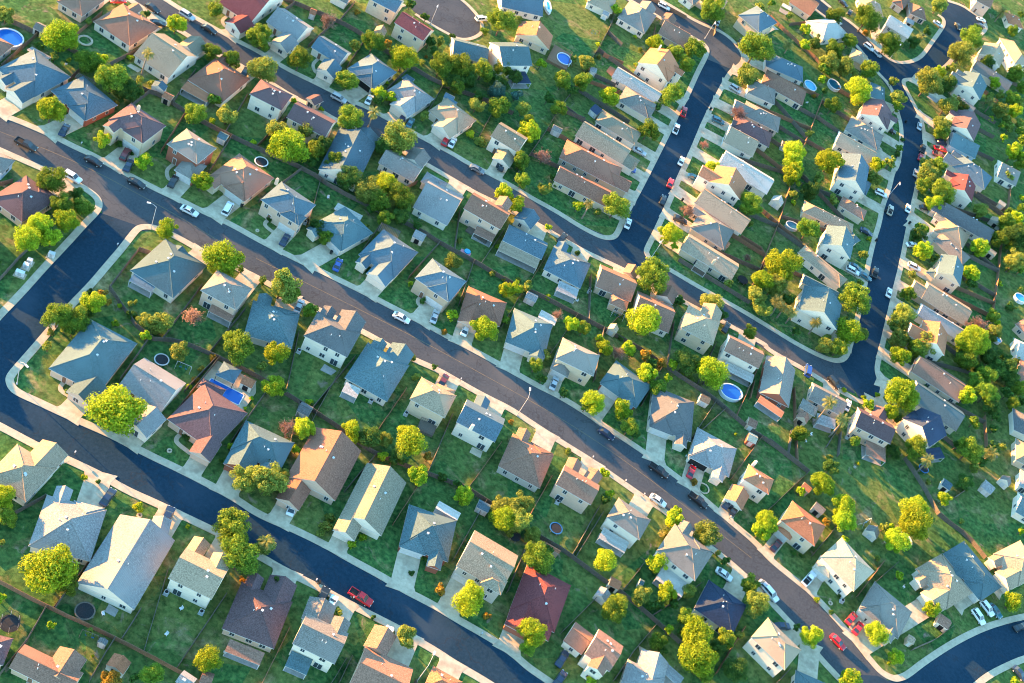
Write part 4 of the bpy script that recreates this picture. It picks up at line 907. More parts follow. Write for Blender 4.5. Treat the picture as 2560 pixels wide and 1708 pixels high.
TD = r'''
@30 2030,900,60,v 2330,800,60,o 2300,930,60,v 2200,1090,55,v 2330,1220,60,o 2150,1150,45,o 2330,1500,70,o 1900,270,60,d
@31 2330,330,60,o 2230,380,60,d 2330,560,80,o 2230,700,60,o 2340,740,70,v 2330,900,60,o 2200,900,40,sv
@32 2230,350,80,d 2120,250,90,d 2330,550,60,d 2250,560,70,o 2100,680,60,d 2080,800,50,d 2150,960,50,v 1960,250,70,d 1760,120,60,d
@10 1950,700,90,d 2250,760,80,d 1850,800,70,o 2050,880,60,d 1640,480,60,d 1250,480,50,d
@20 30,700,70,d 330,900,60,d 560,830,60,d 100,1000,70,v
@01 -150,1130,70,o -380,1330,80,o -160,760,70,o -420,1560,90,o -600,850,80,o -30,860,60,d
@00 50,130,90,v 555,330,160,y 810,195,40,v 1620,220,95,y 1350,130,38,d 810,560,120,o 920,560,75,y 1030,720,150,o 1130,830,105,d 1215,830,95,d 500,520,50,v 635,555,28,sy 1195,525,38,sy 1290,730,50,v 1975,80,72,o 1945,470,85,o 2130,545,85,o 2330,320,85,o 2345,640,65,y 465,1010,130,y 145,860,42,sy 940,1280,78,y 1315,1480,78,y 1970,920,66,o 1800,1040,112,o 2090,1050,100,v 1780,360,28,sy 1400,760,50,sv 2320,1310,42,sy 1065,950,40,sa 1945,1110,40,sy 30,740,40,sd 1100,1330,45,sd 1205,1410,26,sd 370,430,60,sd 270,490,30,sv
@10 60,340,112,o 660,200,88,k 930,110,34,sa 910,400,62,v 1080,390,112,o 1210,410,52,a 405,540,122,o 70,640,140,v 1360,530,135,y 845,735,102,o 1135,860,70,y 1245,900,62,y 1120,930,62,d 1560,160,50,d 1700,600,112,o 1870,600,130,o 2080,640,102,o 2260,620,82,o 1690,380,52,v 1530,570,38,sv 1560,520,22,sa 1740,760,46,v 2100,290,46,o 2260,200,135,o 2210,830,80,t 2030,960,76,v 2230,980,102,o 1540,1065,56,v 870,1080,132,o 1300,1250,162,v 1170,1340,82,d 190,1190,102,v 480,1170,102,v 300,1340,172,y 530,1380,92,o 600,1330,92,d 720,1490,92,o 1970,1230,50,sy 2060,1290,70,sv 600,1000,32,sy 350,920,32,sy 1205,760,22,sy 2010,860,32,sv 1830,760,80,d 1420,30,60,d 2150,700,70,d 520,1480,60,d 1960,780,50,sd 1590,380,60,d 1800,340,40,sd 940,1230,40,sy
@20 950,90,62,y 1320,400,92,y 1490,480,82,o 1680,440,102,o 1600,580,82,o 900,890,92,y 1470,870,112,o 470,740,90,o 650,740,90,o 690,570,78,v 270,580,60,y 570,540,40,v 790,410,32,sy 1850,70,130,o 2250,450,160,o 2170,680,100,v 430,990,72,o 160,1130,80,o 160,1210,105,y 290,1440,75,k 80,1480,85,o 1260,1190,100,o 2080,1260,62,o 2080,1040,80,k 1765,1330,45,k 40,870,62,t 1130,335,26,sy 1180,450,30,sv 40,190,60,v 70,420,40,sv 160,530,25,sv 1130,590,20,sy 1840,1540,70,y 2280,60,60,v 800,520,30,sv 1340,970,50,d
@30 30,30,42,o 200,140,42,v 610,140,82,o 910,170,132,o 1110,390,112,o 1570,50,82,v 1460,280,50,d 1340,390,60,d 350,270,62,y 340,410,62,y 440,380,70,d 610,450,92,o 760,370,72,o 570,560,92,v 720,620,102,v 930,630,95,o 520,640,62,o 495,735,50,y 830,830,125,y 600,970,82,o 520,840,42,d 420,880,26,sa 1150,740,52,v 1200,900,82,v 1190,980,62,o 1860,350,122,o 1780,490,122,v 1570,660,66,y 1690,630,56,v 1480,760,140,v 1660,760,80,d 1650,960,102,v 1770,960,72,d 1610,1150,102,v 1590,1210,82,o 2270,670,92,o 2080,760,62,y 2010,580,80,d 2140,870,52,v 2240,900,72,o 2130,1000,82,v 2270,1020,72,y 2220,1170,52,v 2160,1260,46,y 2260,1400,92,y 240,1390,112,y 240,1500,102,y 570,1490,128,y 1000,1520,76,y 1130,1490,62,v 1200,1360,42,o 1235,1280,30,sd 1190,1420,42,sd 1450,1500,72,v 1560,1520,82,o 1680,1460,52,v 380,1220,46,v 2050,1090,36,sy 2320,1130,60,v 2330,1280,60,o 1120,200,20,sy 2250,280,60,o 2330,140,40,d 900,300,40,sa
@01 480,70,132,o 700,210,72,d 560,290,112,o 760,330,92,o 610,450,112,y 375,500,118,y 255,620,128,y 475,610,98,y 1525,525,92,y 2040,800,178,y 2215,900,40,cd 1850,100,100,y 530,1330,140,o 700,1360,122,o 860,1210,112,y 940,1130,56,a 990,1200,42,a 1195,1220,32,cv 1245,1200,26,cv 1330,1370,72,v 1480,1390,102,v 1340,1510,60,y 1770,1340,92,k 1060,1400,42,sy 2110,1530,82,o 1100,1240,32,sy 470,1480,45,cv 590,1450,45,cv 660,1470,60,d 800,1290,70,d 1200,1330,60,sd 1430,1480,50,sv 1750,830,20,sd 820,1110,40,sd
@11 850,60,112,d 1030,170,122,v 1190,110,112,y 1320,230,130,o 1130,280,102,o 1190,430,80,o 1340,400,90,d 640,610,72,o 60,1000,46,cd 240,1060,152,v 250,1000,100,y 330,1130,92,o 500,1280,76,o 1420,1030,28,cy 1810,830,80,v 2165,940,40,sv 1800,1320,66,y 2290,1090,70,y 2290,1370,50,o 2100,1460,132,y 2225,700,42,sy 2270,200,92,y 560,520,80,d 1870,640,36,sv 1725,1480,36,sa 2280,990,32,sv 1350,330,70,d 1480,500,50,d 1050,360,50,d 480,300,50,sy 1060,880,20,sd 130,450,36,sd 1040,900,36,sd 1530,1190,40,sd 1010,510,36,sv
@21 100,90,82,o 300,160,70,v 610,320,62,y 960,330,124,o 790,380,50,sv 30,300,92,y 1450,590,112,y 1490,690,42,y 1610,370,72,k 1310,960,164,o 1540,1190,60,d 1490,1200,36,d 1220,1370,152,y 540,1410,76,y 660,1450,76,o 330,1165,38,sy 140,1060,60,v 30,1080,72,y 420,1330,60,k 1830,1220,112,v 2190,300,122,o 1980,1030,50,v 2300,1020,112,y 2190,490,32,v 2250,1150,100,v 2180,1480,72,o 1710,410,42,v 330,520,42,sy 600,760,36,sd 810,1540,52,y 400,120,40,sd 2310,1270,80,v 380,70,50,d 1900,1300,80,d 1000,1530,40,sd 2160,800,40,k 1330,760,24,sy 60,990,30,sv
@31 150,870,162,y 60,1050,112,v 820,1170,140,o 740,1470,132,y 860,1500,72,v 375,540,112,o 400,180,90,d 240,210,52,v 230,290,36,sy 600,270,60,v 960,60,80,v 235,40,102,y 930,630,32,sy 880,760,52,v 850,1030,42,v 1480,20,102,v 1430,130,80,o 1610,190,124,o 1520,290,78,y 1420,520,66,o 1390,580,80,d 1420,730,86,y 1520,800,50,d 1330,940,46,v 1290,1130,72,o 1260,1320,112,v 1200,1400,90,d 1210,1540,92,v 1310,1530,82,v 1940,700,88,y 2120,630,82,o 2180,480,92,o 2280,450,82,y 1950,360,72,v 2210,60,62,v 2270,840,112,v 1860,940,86,y 2060,1330,72,o 2110,1400,42,sy 1920,1440,112,k 2080,1480,82,v 1900,1540,132,y 2330,1090,42,v 2130,1040,32,sy 2340,250,42,sy 2280,600,122,d 480,60,70,v 1870,1020,70,d 360,1350,45,d 260,1470,50,d 530,1540,60,sv 200,1180,70,d 2230,1250,60,sd 1660,320,40,sv 690,1380,60,sd
@02 1060,620,232,y 1650,80,92,v 640,460,50,sd 440,40,60,v 2190,60,155,o 2250,1250,132,v 20,1430,124,y 770,1250,38,sy 1270,1520,62,sy 1720,880,50,sd 2110,960,34,cy 1790,350,40,sa 1850,250,40,sa 1950,150,46,sa 1740,410,30,sy 2310,520,28,sy 2250,610,22,sy 2040,1100,45,sd 480,250,45,sd 900,1290,30,sd
@12 200,110,112,y 60,230,60,v 165,410,112,y 490,555,42,sy 430,800,112,y 290,800,92,k 370,990,52,y 880,800,92,y 900,890,62,y 1040,880,102,d 1180,900,72,v 1420,910,152,y 1330,1040,80,d 1580,1060,50,a 1165,1050,56,y 1490,1220,102,y 1860,1310,50,d 1900,1410,92,y 1440,145,36,cd 1640,230,33,d 1470,320,50,sv 2250,1500,92,v 100,1290,162,v 230,1230,80,v 2340,740,32,sa 2120,560,42,sv 130,1150,70,d 1250,1090,50,d 1700,1250,60,sd 230,420,60,d
@22 310,130,60,v 220,220,80,o 280,340,60,d 470,475,56,d 745,555,112,y 680,600,60,o 1010,620,102,y 1080,790,92,o 1235,300,102,y 1330,420,86,o 1430,330,50,y 1600,180,122,d 1840,280,155,y 1230,120,62,a 1375,200,50,a 1470,210,60,y 1060,60,80,y 970,110,72,k 1650,350,42,sv 520,1000,42,sv 840,1210,60,y 900,1400,52,y 860,1450,60,d 70,1520,122,v 1510,1550,52,y 1670,1290,42,sa 1755,1345,26,sd 850,60,80,y 2050,850,22,sy 1100,100,50,d 1290,190,60,d 1560,310,30,sy 1130,860,60,d
@32 1430,20,112,v 1220,130,92,y 1370,80,92,o 1850,30,132,y 1830,170,102,o 2010,300,92,o 1900,360,82,o 2050,120,102,d 1820,500,94,y 2010,480,112,o 2050,600,80,d 1210,480,175,y 1130,640,80,y 1190,700,60,d 1000,490,32,sy 880,515,36,sy 930,580,66,y 700,445,30,sy 295,840,86,o 810,920,62,o 1160,1010,72,d 1390,890,92,y 1350,980,112,o 1850,1000,124,o 1900,1150,62,v 1815,1280,82,d 1890,740,62,o 1620,1440,72,y 1470,1290,36,sv 500,1320,122,y 305,1375,52,y 690,1520,124,y 1350,1540,132,y 825,1120,26,sy 580,1150,80,d 2300,430,72,o 2200,260,102,d 2180,150,62,d 2290,170,42,v 520,30,80,v 650,60,92,o 1400,780,50,sd 1440,420,40,sd 2070,980,70,d 1970,1100,60,d 1740,950,60,d 2200,480,70,d 560,1060,40,sv
@03 460,530,242,y 620,650,120,o 2150,130,175,o 2200,400,195,o 1910,1350,114,y 1400,1490,112,o 1240,1510,60,d 1015,1540,102,a 475,1035,46,y 815,1100,46,v 850,1320,20,sy 20,280,42,v 0,780,62,y 2225,615,36,sa 70,50,90,o 430,370,45,d 550,380,45,d 1720,130,30,sy
@13 80,300,102,v 200,680,90,d 640,120,72,sv 600,190,55,sv 680,40,60,sv 880,290,52,sy 975,235,48,sy 1695,710,62,a 1960,800,152,y 2120,950,42,sa 1390,1140,104,v 1075,960,32,sd 755,910,60,sv 2280,60,122,y 2330,170,60,v 230,750,60,d 1430,560,36,sd 1550,410,50,sd
@23 60,70,130,v 190,210,80,v 240,420,152,o 860,440,108,y 1340,450,102,y 1480,70,100,y 1790,220,142,v 1890,370,34,cv 1960,440,50,d 1190,760,96,v 1420,740,96,y 950,870,124,o 960,800,60,y 1620,720,72,v 1590,960,92,o 1730,980,42,sy 180,1100,142,y 150,1230,80,o 2180,660,102,o 2240,840,122,v 1700,1120,152,y 1700,1330,182,y 1960,1160,102,o 1340,1180,86,o 1380,1260,60,d 1440,1080,52,y 2100,1130,50,v 2220,1270,46,sy 2060,1450,122,d 2290,170,92,y 2330,60,60,y 720,1550,60,y 1160,530,22,sa 1350,840,62,d 1480,830,60,d 1260,860,60,d 1880,1250,80,d 330,340,60,d 1400,180,50,sv 1540,1090,40,d 1780,1500,80,o
@33 -10,100,112,y 690,70,112,y 545,95,46,a 705,250,50,y 1350,90,164,y 1190,270,112,y 1140,150,52,y 1070,140,52,v 1200,580,52,y 1010,415,36,v 1500,880,78,y 2250,820,98,y 405,1140,108,y 1000,1110,108,y 1175,1330,72,y 750,1530,104,y 260,1050,42,d 450,800,36,sy 580,920,36,sd 240,370,36,sd 310,400,30,sd 2320,170,42,y 1110,1390,26,sy 2270,1550,50,y 1490,60,60,v 660,760,30,sd 1780,80,34,sv
'''
PD = '00:1365,490,62,1300,690 10:1085,1030,66,1000,1240 21:715,300,56,640,440 31:90,1200,66,20,1330 31:150,1250,66,80,1350 31:230,1300,60,160,1400 31:440,1390,62,370,1500 30:1410,340,50,1330,430 30:2150,110,58,2080,200 30:190,410,60,150,490 30:2050,930,50,1990,1030 32:570,560,74,410,760 32:690,720,72,560,875 32:1470,1090,72,1360,1200 32:2060,1030,80,1940,1120 13:95,270,80,20,400 23:1380,190,40,1360,220'
TREES = []
for ln in TD.strip().splitlines():
    tk = ln.split(); tl = tk[0][1:]
    for q in tk[1:]:
        x, y, r_, k = q.split(','); TREES.append((tl, float(x), float(y), float(r_), k))
plain = sorted((t for t in TREES if t[4] in tuple('yodvat') and t[1] > -80), key=lambda t: -t[3])
KEEP = set(plain[:294])
# the many smallest crowns further off, past three hundred trees, are one mass
import numpy as np
FV, FF, FM = [], [], []; LK = 'yodvat'; nv = 0
for t in TREES:
    if t[4] not in tuple(LK) or t in KEEP: 
        tree(*t); continue
    sx, sy = tp(t[0], t[1], t[2]); P = up(sx, sy, 3.0)
    for _ in range(3): Rm = t[3]/K/scale_at(P); zc = Rm*1.15+.35; P = up(sx, sy, zc)
    src = random.choice(PROTO[t[4]] if Rm > 2.6 else SHR[t[4]]); n = len(src.vertices); co = np.empty(n*3, 'f'); src.vertices.foreach_get('co', co); co = co.reshape(-1, 3)
    a_ = random.uniform(0, 6.28); ca, sa = math.cos(a_), math.sin(a_); xy = co[:, :2] @ np.array([[ca, sa], [-sa, ca]]); co = np.column_stack([xy, co[:, 2]])*Rm*1.08+np.array([P.x, P.y, zc])
    m = MB(); m.tube((P.x, P.y, 0), (P.x, P.y, zc), .15, .06, 6); tv = np.array(m.v)
    FV.append(co); FF.append(np.arange(n).reshape(-1, 4)+nv); FM += [LK.index(t[4])]*(n//4); nv += n
    FV.append(tv); FF += [[tuple(i+nv for i in f) for f in m.f]]; FM += [6]*len(m.f); nv += len(tv)
me = bpy.data.meshes.new('small_trees'); faces = []
for f in FF: faces += f.tolist() if hasattr(f, 'tolist') else f
me.from_pydata(np.concatenate(FV).tolist(), [], faces); me.polygons.foreach_set('material_index', FM)
for k in LK: me.materials.append(LEAF[k])
me.materials.append(M_BARK); o = link('small_trees', me); o['kind'] = 'stuff'; o['label'] = 'smaller tree crowns scattered between the houses'; o['category'] = 'trees'
for q in PD.split():
    tl, s = q.split(':'); palm(tl, *map(float, s.split(',')))
# ---------------------------------------------------------------- cars
def loft(m, prof, halfw, z_in, mi=0):
    pass
def car_meshes(kind):
    """x forward, wheels on z=0"""
    b = MB(); g_ = MB()
    Ln, W2 = dict(sedan=(4.7, .90), suv=(4.75, .95), pickup=(5.7, .98), van=(5.0, .98))[kind]
    x0, x1 = -Ln/2, Ln/2
    if kind == 'sedan':   sec = [(x0, .5, .78), (x0+.25, .42, .98), (x0+.9, .38, 1.02), (x1-1.45, .38, 1.0), (x1-.35, .42, .86), (x1, .5, .72)]; cab = [(x0+.55, 1.0), (x0+1.25, 1.43), (x1-2.1, 1.45), (x1-1.2, 1.0)]
    elif kind == 'suv':   sec = [(x0, .55, 1.0), (x0+.2, .48, 1.12), (x1-1.25, .45, 1.12), (x1-.25, .5, 1.02), (x1, .55, .85)]; cab = [(x0+.08, 1.1), (x0+.38, 1.72), (x1-2.0, 1.75), (x1-1.2, 1.1)]
    elif kind == 'van':   sec = [(x0, .5, 1.0), (x0+.15, .45, 1.15), (x1-1.0, .45, 1.15), (x1-.2, .5, .98), (x1, .55, .85)]; cab = [(x0+.05, 1.12), (x0+.22, 1.85), (x1-1.7, 1.88), (x1-.8, 1.12)]
    else:                 sec = [(x0, .6, 1.02), (x0+.1, .55, 1.12), (x0+2.2, .5, 1.12), (x1-1.4, .5, 1.14), (x1-.25, .55, 1.05), (x1, .6, .85)]; cab = [(x0+2.1, 1.1), (x0+2.3, 1.78), (x1-2.1, 1.8), (x1-1.35, 1.12)]
    rings = []
    for (x, zb, zt) in sec:
        k = .9 if x in (x0, x1) else 1.0
        rings.append([(x, -W2*k*.93, zb), (x, -W2*k, zb+(zt-zb)*.5), (x, -W2*k*.9, zt), (x, W2*k*.9, zt), (x, W2*k, zb+(zt-zb)*.5), (x, W2*k*.93, zb)])
    for A, B in zip(rings, rings[1:]):
        for i in range(6):
            j = (i+1) % 6; b.face([A[i], A[j], B[j], B[i]][::-1])
    b.face(rings[0]); b.face(rings[-1][::-1])
    if kind == 'pickup':      # the bed: dark liner and rails
        b.face([(x0+.12, -.72, 1.125), (x0+2.0, -.72, 1.125), (x0+2.0, .72, 1.125), (x0+.12, .72, 1.125)], 1)
        for y in (-.83, .83): b.box((x0+1.05, y, 0), 2.05, .16, .12, z0=1.1)
        b.box((x0+.07, 0, 0), .14, 1.75, .12, z0=1.1)
    wb, wt = W2*.88, W2*.72
    (a0, za), (a1, zb_), (a2, zc_), (a3, zd) = cab
    low = [(a0, -wb, za), (a3, -wb, zd), (a3, wb, zd), (a0, wb, za)]; hi = [(a1, -wt, zb_), (a2, -wt, zc_), (a2, wt, zc_), (a1, wt, zb_)]
    for i in range(4):
        j = (i+1) % 4; g_.face([low[i], low[j], hi[j], hi[i]])
    b.face([(p[0], p[1]*1.0, p[2]+.015) for p in hi]); 
    b.prism([(a1+.02, -wt), (a2-.02, -wt), (a2-.02, wt), (a1+.02, wt)], zb_-.01, zb_+.05)
    for i in range(4):       # pillars
        A, B = Vector(low[i]), Vector(hi[i]); b.tube(A, B, .05, .045, 4)
    mid = (a1+a2)/2
    for s in (-1, 1): b.tube((mid, s*wb*1.0, za), (mid, s*wt*1.02, zb_), .05, .045, 4)
    wl = MB(); wl.tube((0, -.11, 0), (0, .11, 0), .33, .33, 14, 0); wl.tube((0, .10, 0), (0, .125, 0), .2, .18, 10, 1); wl.tube((0, -.10, 0), (0, -.125, 0), .2, .18, 10, 1)
    hl = MB(); hl.box((0, 0, 0), .1, .34, .16)
    return b, g_.mesh('windows', M_GLASS), wl.mesh('wheel', [M_DARK, M_STEEL]), hl.mesh('headlight', M_LAMP), Ln, W2
CARK = {}
def car_kind(kind, col):
    if kind not in CARK: CARK[kind] = (car_meshes(kind), {})
    (b, gl, wl, hl, Ln, W2), mm = CARK[kind]
    if col not in mm: mm[col] = b.mesh('body', [CARM[col], M_DARK])
    return mm[col], gl, wl, hl, Ln, W2
CAROBJ = {}
def car(tile, x, y, col, kind, ang):
    sx, sy = tp(tile, x, y); P = up(sx, sy, .8); Q = up(sx+math.cos(R(ang))*20, sy+math.sin(R(ang))*20, .8); d = Q-P
    rz = math.atan2(d.y, d.x)
    if (kind, col) not in CAROBJ:
        bm_, gl, wl, hl, Ln, W2 = car_kind(kind, col); root = empty({'pickup': 'pickup_truck', 'van': 'van', 'suv': 'suv_car', 'sedan': 'sedan_car'}[kind], (0, 0, 0))
        link('body', bm_, root); link('windows', gl, root)
        for sx_ in (-1, 1):
            for s in (-1, 1): link('wheel', wl, root, (sx_*Ln*.3, s*(W2-.1), .33))
        for s in (-1, 1): link('headlight', hl, root, (Ln/2-.06, s*W2*.6, .72 if kind == 'sedan' else .85))
        remember(root); CAROBJ[(kind, col)] = root; o = root
    else: o = copy_tree(CAROBJ[(kind, col)])
    z = .16 if not ON_ROAD(P) else .05
    o.location = (P.x, P.y, z); o.rotation_euler = (0, 0, rz)
    reg(o, {'suv': 'suv', 'pickup': 'pickup truck'}.get(kind, 'van' if kind == 'van' else 'car'), f"{col} {'pickup truck' if kind == 'pickup' else ('suv' if kind == 'suv' else ('van' if kind == 'van' else 'car'))}", 'cars parked along the streets and driveways', px=(sx, sy))
def ON_ROAD(P): return False
CDAT = r'''
@00 1400,75,black,sedan,35 1720,145,silver,suv,32 1920,270,black,sedan,30 1450,215,black,sedan,10 2250,665,black,sedan,-60 240,1330,black,pickup,27 590,1195,navy,sedan,-60 860,1480,black,sedan,27 1150,1420,maroon,suv,-60 1182,1520,navy,sedan,-60 1085,8,red,sedan,0
@10 2070,175,white,suv,-5 760,905,silver,suv,28 1040,915,white,sedan,-62 1345,1090,navy,suv,-62 1415,1130,teal,sedan,-62 1740,1295,red,suv,-62 1802,1310,white,sedan,-62 1050,1258,maroon,sedan,20 2030,1555,grey,sedan,28 2260,1530,black,sedan,-60
@20 1395,60,white,suv,28 1885,205,silver,sedan,-68 2095,390,black,sedan,-60 2050,820,silver,suv,35 1890,1110,teal,suv,22 1575,1030,red,pickup,-75 1505,1185,white,pickup,-70 1555,1480,white,sedan,-65 1170,1390,silver,sedan,27 1075,1545,blue,suv,27
@30 925,435,white,suv,38 1000,490,silver,sedan,45 1955,180,white,sedan,15 1560,220,white,sedan,33 1745,245,black,sedan,60 1950,235,navy,sedan,10 1120,1195,black,suv,30 1390,1160,silver,sedan,-80 1590,1310,navy,suv,15 1580,1372,red,pickup,15 1570,1425,maroon,pickup,20 1420,1370,black,pickup,-75 1400,1445,red,sedan,-70 750,115,black,sedan,-60 690,30,black,sedan,40
@01 665,60,white,suv,30 1255,115,black,sedan,27 1590,100,black,sedan,-60 1740,370,white,sedan,27 2090,350,white,van,-60
@11 265,635,navy,sedan,-60 750,865,blue,sedan,-65 1335,1350,white,sedan,27 1640,1340,silver,sedan,-70 1925,1460,white,sedan,-65 395,1245,silver,sedan,-65
@21 1065,485,white,sedan,-70 1455,115,red,sedan,-70 1385,270,black,sedan,-75 1675,65,teal,sedan,25 1540,455,black,suv,22 1965,1440,black,sedan,-60 460,620,black,sedan,-50
@31 1355,20,silver,sedan,-75 1120,365,tan,pickup,-75 1285,345,white,sedan,-75 1035,210,white,suv,25 900,560,navy,sedan,30 775,920,white,suv,28 800,885,teal,sedan,28 890,970,teal,sedan,30 980,940,black,pickup,-75 1110,1120,white,sedan,-75 1320,680,white,sedan,0 1340,885,white,suv,25 1440,340,black,sedan,10
@02 460,1095,black,sedan,10 990,1430,navy,sedan,-55
@12 335,1520,white,sedan,-68 1720,360,maroon,sedan,-60
@22 385,385,silver,sedan,-68 865,845,navy,sedan,35 1345,1185,black,pickup,35 1645,1195,red,sedan,-68 1340,1460,white,sedan,35 1705,1460,black,pickup,38 1975,1480,navy,sedan,-60 2045,1540,black,sedan,-55
@32 365,270,blue,van,-80 605,380,black,suv,50 730,585,white,sedan,-70
@03 1530,50,navy,pickup,-65
@13 690,845,white,sedan,-65 600,790,black,pickup,-62 960,780,red,pickup,33 1205,1135,white,suv,-72
@23 460,1345,navy,sedan,-58 440,1530,navy,sedan,-55 1945,570,white,sedan,35 2330,690,silver,sedan,45
@33 75,305,maroon,sedan,-50 375,610,white,pickup,-48 765,975,red,sedan,-50 825,1065,red,sedan,-55 640,1190,red,sedan,47 1930,960,white,suv,55 2010,885,white,suv,52 2085,905,teal,sedan,50 2310,1055,black,sedan,-20 130,1045,navy,sedan,0 25,750,white,suv,50 2310,1480,navy,sedan,50
'''
def inpoly(P, poly):
    c = False; n = len(poly)
    for i in range(n):
        a, b = poly[i], poly[i-1]
        if (a[1] > P.y) != (b[1] > P.y) and P.x < (b[0]-a[0])*(P.y-a[1])/(b[1]-a[1])+a[0]: c = not c
    return c
for ln in CDAT.strip().splitlines():
    tk = ln.split(); tl = tk[0][1:]
    for q in tk[1:]:
        x, y, col, kind, an = q.split(','); car(tl, float(x), float(y), col, kind, float(an))
# ---------------------------------------------------------------- fences
def fence(name, pts, look, h=1.6, mat=None, group='wooden yard fences'):
    m = MB(); z = Vector((0, 0, 1)); L0 = 0
    for a, b in zip(pts, pts[1:]):
        d = b-a; d.z = 0
        if d.length < .3: continue
        n_ = max(1, int(d.length/2.4)); d1 = d.normalized(); nn = Vector((-d1.y, d1.x, 0))
        for i in range(n_):
            p = a.lerp(b, i/n_); q = a.lerp(b, (i+1)/n_); hh = h+random.uniform(-.06, .06)
            off = nn*random.uniform(-.03, .03); c = (p+q)/2+off
            m.box((c.x, c.y, 0), (q-p).length-.02, .06, hh, ax=d1, z0=0)
            m.box((p.x, p.y, 0), .12, .14, hh+.05, ax=d1, z0=0)
            for zr in (.4, 1.4): m.box((c.x+nn.x*.055, c.y+nn.y*.055, 0), (q-p).length-.16, .045, .1, ax=d1, z0=zr)
    if not m.v: return
    mid = pts[len(pts)//2] if len(pts) > 2 else (pts[0]+pts[1])/2
    o = m.build(name, mat or (M_FENCE2 if random.random() < .2 else M_FENCE)); me = o.data; me.transform(Matrix.Translation(-Vector((mid.x, mid.y, 0)))); o.location = (mid.x, mid.y, 0)
    reg(o, 'fence', look, group, P=o.location)
REAR = [parse_line(s, it=1) for s in (
 '@00 -300,20 60,200 350,330 720,510 1300,840 1470,890 1690,1040 1950,1190 2350,1380 @11 480,20 690,170 1090,370 1500,560 1700,690 2000,850 2350,1060 @21 230,1150 500,1290 970,1540 @22 1200,100 1480,300 1700,440 1870,560 2180,830 @32 0,930 360,1210',
 '@01 1000,1090 1330,1560 @02 1620,5 1900,115 2350,330 @12 280,500 800,830 980,985 1240,1110 1800,1310 2020,1410 @23 60,130 300,270 460,360 780,600 1100,830 1320,1020 1530,1210',
 '@03 -200,560 0,660 420,880 1060,1170 1640,1480 1900,1620',
 '@20 930,160 860,330 760,500 560,830 390,1070 300,1230 150,1440 @21 0,100',
 '@30 490,920 400,1150 330,1310 @31 200,120 120,380 60,560 0,700 @21 2260,930 2190,1080',
 '@31 2210,170 2190,350 @31 2120,720 2100,950 2060,1230 2040,1400', '@10 240,0 760,215 950,320 1230,520 1700,800 2130,940 2350,1060',
 '@32 0,920 360,1210', '@32 1240,1080 1400,1320 1530,1560 @33 1560,40 1820,230 1980,430', '@32 1970,700 1990,980',
 '@21 1520,830 1800,1000 2170,1225', '@21 2090,620 2330,770 2280,930')]
RN = ['long wooden back fence', 'long wooden back fence', 'reddish wooden back fence', 'tall wooden back fence', 'sunlit wooden back fence', 'sunlit wooden back fence', 'wooden back fence', 'short wooden back fence', 'dark wooden back fence', 'narrow wooden fence', 'dark wooden roadside fence', 'orange wooden fence']
for i, p in enumerate(REAR): fence('back_fence', p, RN[i], mat=M_FENCE2 if i in (2, 4, 5, 9, 11) else M_FENCE, group='back fences')
def cross(P, d, lines, far):
    best = None
    for pts in lines:
        for a, b in zip(pts, pts[1:]):
            e = b-a; den = d.x*e.y-d.y*e.x
            if abs(den) < 1e-9: continue
            q = a-P; t = (q.x*e.y-q.y*e.x)/den; s = (q.x*d.y-q.y*d.x)/den
            if 0 <= s <= 1 and .5 < t < far and (best is None or t < best): best = t
    return best
def clear(P):
    return not any(r.inside(P, -.2) for h in HOUSES for r in h['rects'])
for row in ('r1u', 'r1d', 'r2u', 'r2d', 'r3u', 'r3d', 'r4l', 'r4r', 'r6l', 'r6r', 'r7'):
    hs = sorted((h for h in HOUSES if h['row'] == row), key=lambda h: h['idx']); fr = Vector((*ROWS[row][1], 0))
    for a, b in zip(hs, hs[1:]):
        d = b['cen']-a['cen']
        if not 6 < d.length < 34: continue
        dn = d.normalized(); back = Vector((-dn.y, dn.x, 0))
        if back.dot(fr) > 0: back = -back
        # half-way between the two facing walls
        ea = max((c-a['cen']).dot(dn) for r in a['rects'] for c in r.corners()); eb = min((c-a['cen']).dot(dn) for r in b['rects'] for c in r.corners())
        mid = a['cen']+dn*((ea+eb)/2); mid.z = 0
        t = cross(mid, back, REAR, 30) or 15
        run = [mid-back*1.5, mid+back*t]
        n_ = 12; good = [clear(run[0].lerp(run[1], k/n_)) for k in range(n_+1)]
        k1 = n_
        while k1 > 0 and good[k1]: k1 -= 1
        s0 = run[0].lerp(run[1], (k1+1)/n_ if k1 > 0 else 0)
        if (run[1]-s0).length > 4: fence('side_fence', [s0, run[1]], 'wooden side fence', group='side fences')
EXTRA = ['@01 0,1010 190,800 290,700', '@01 1270,740 1390,780', '@01 1270,740 1000,1090', '@02 1690,470 1980,170', '@23 1330,1020 1100,1290 920,1560', '@22 1860,560 1640,900', '@10 760,210 900,40', '@20 870,310 1000,430', '@20 830,520 1010,600', '@20 690,680 940,800', '@20 460,1030 660,1115', '@20 770,500 850,340', '@33 1310,1270 1500,1190 1680,1060', '@33 1170,480 960,660', '@30 0,160 270,410 470,590', '@30 20,870 420,1090', '@30 90,1180 330,1330', '@31 0,440 300,690', '@31 1700,1080 2060,1230', '@31 1900,220 2210,400', '@32 1690,1450 1810,1370', '@03 500,900 590,760', '@03 0,1500 250,1180 420,880', '@03 820,1560 980,1280 1050,1170', '@03 1110,1180 1290,900', '@13 760,1568 870,1340', '@23 570,430 820,20', '@23 990,750 1200,480', '@12 750,300 500,760', '@32 170,1050 205,820', '@32 630,1060 650,850', '@22 2170,540 2210,380']
for s in EXTRA: fence('yard_fence', parse_line(s, it=0), 'wooden yard fence')
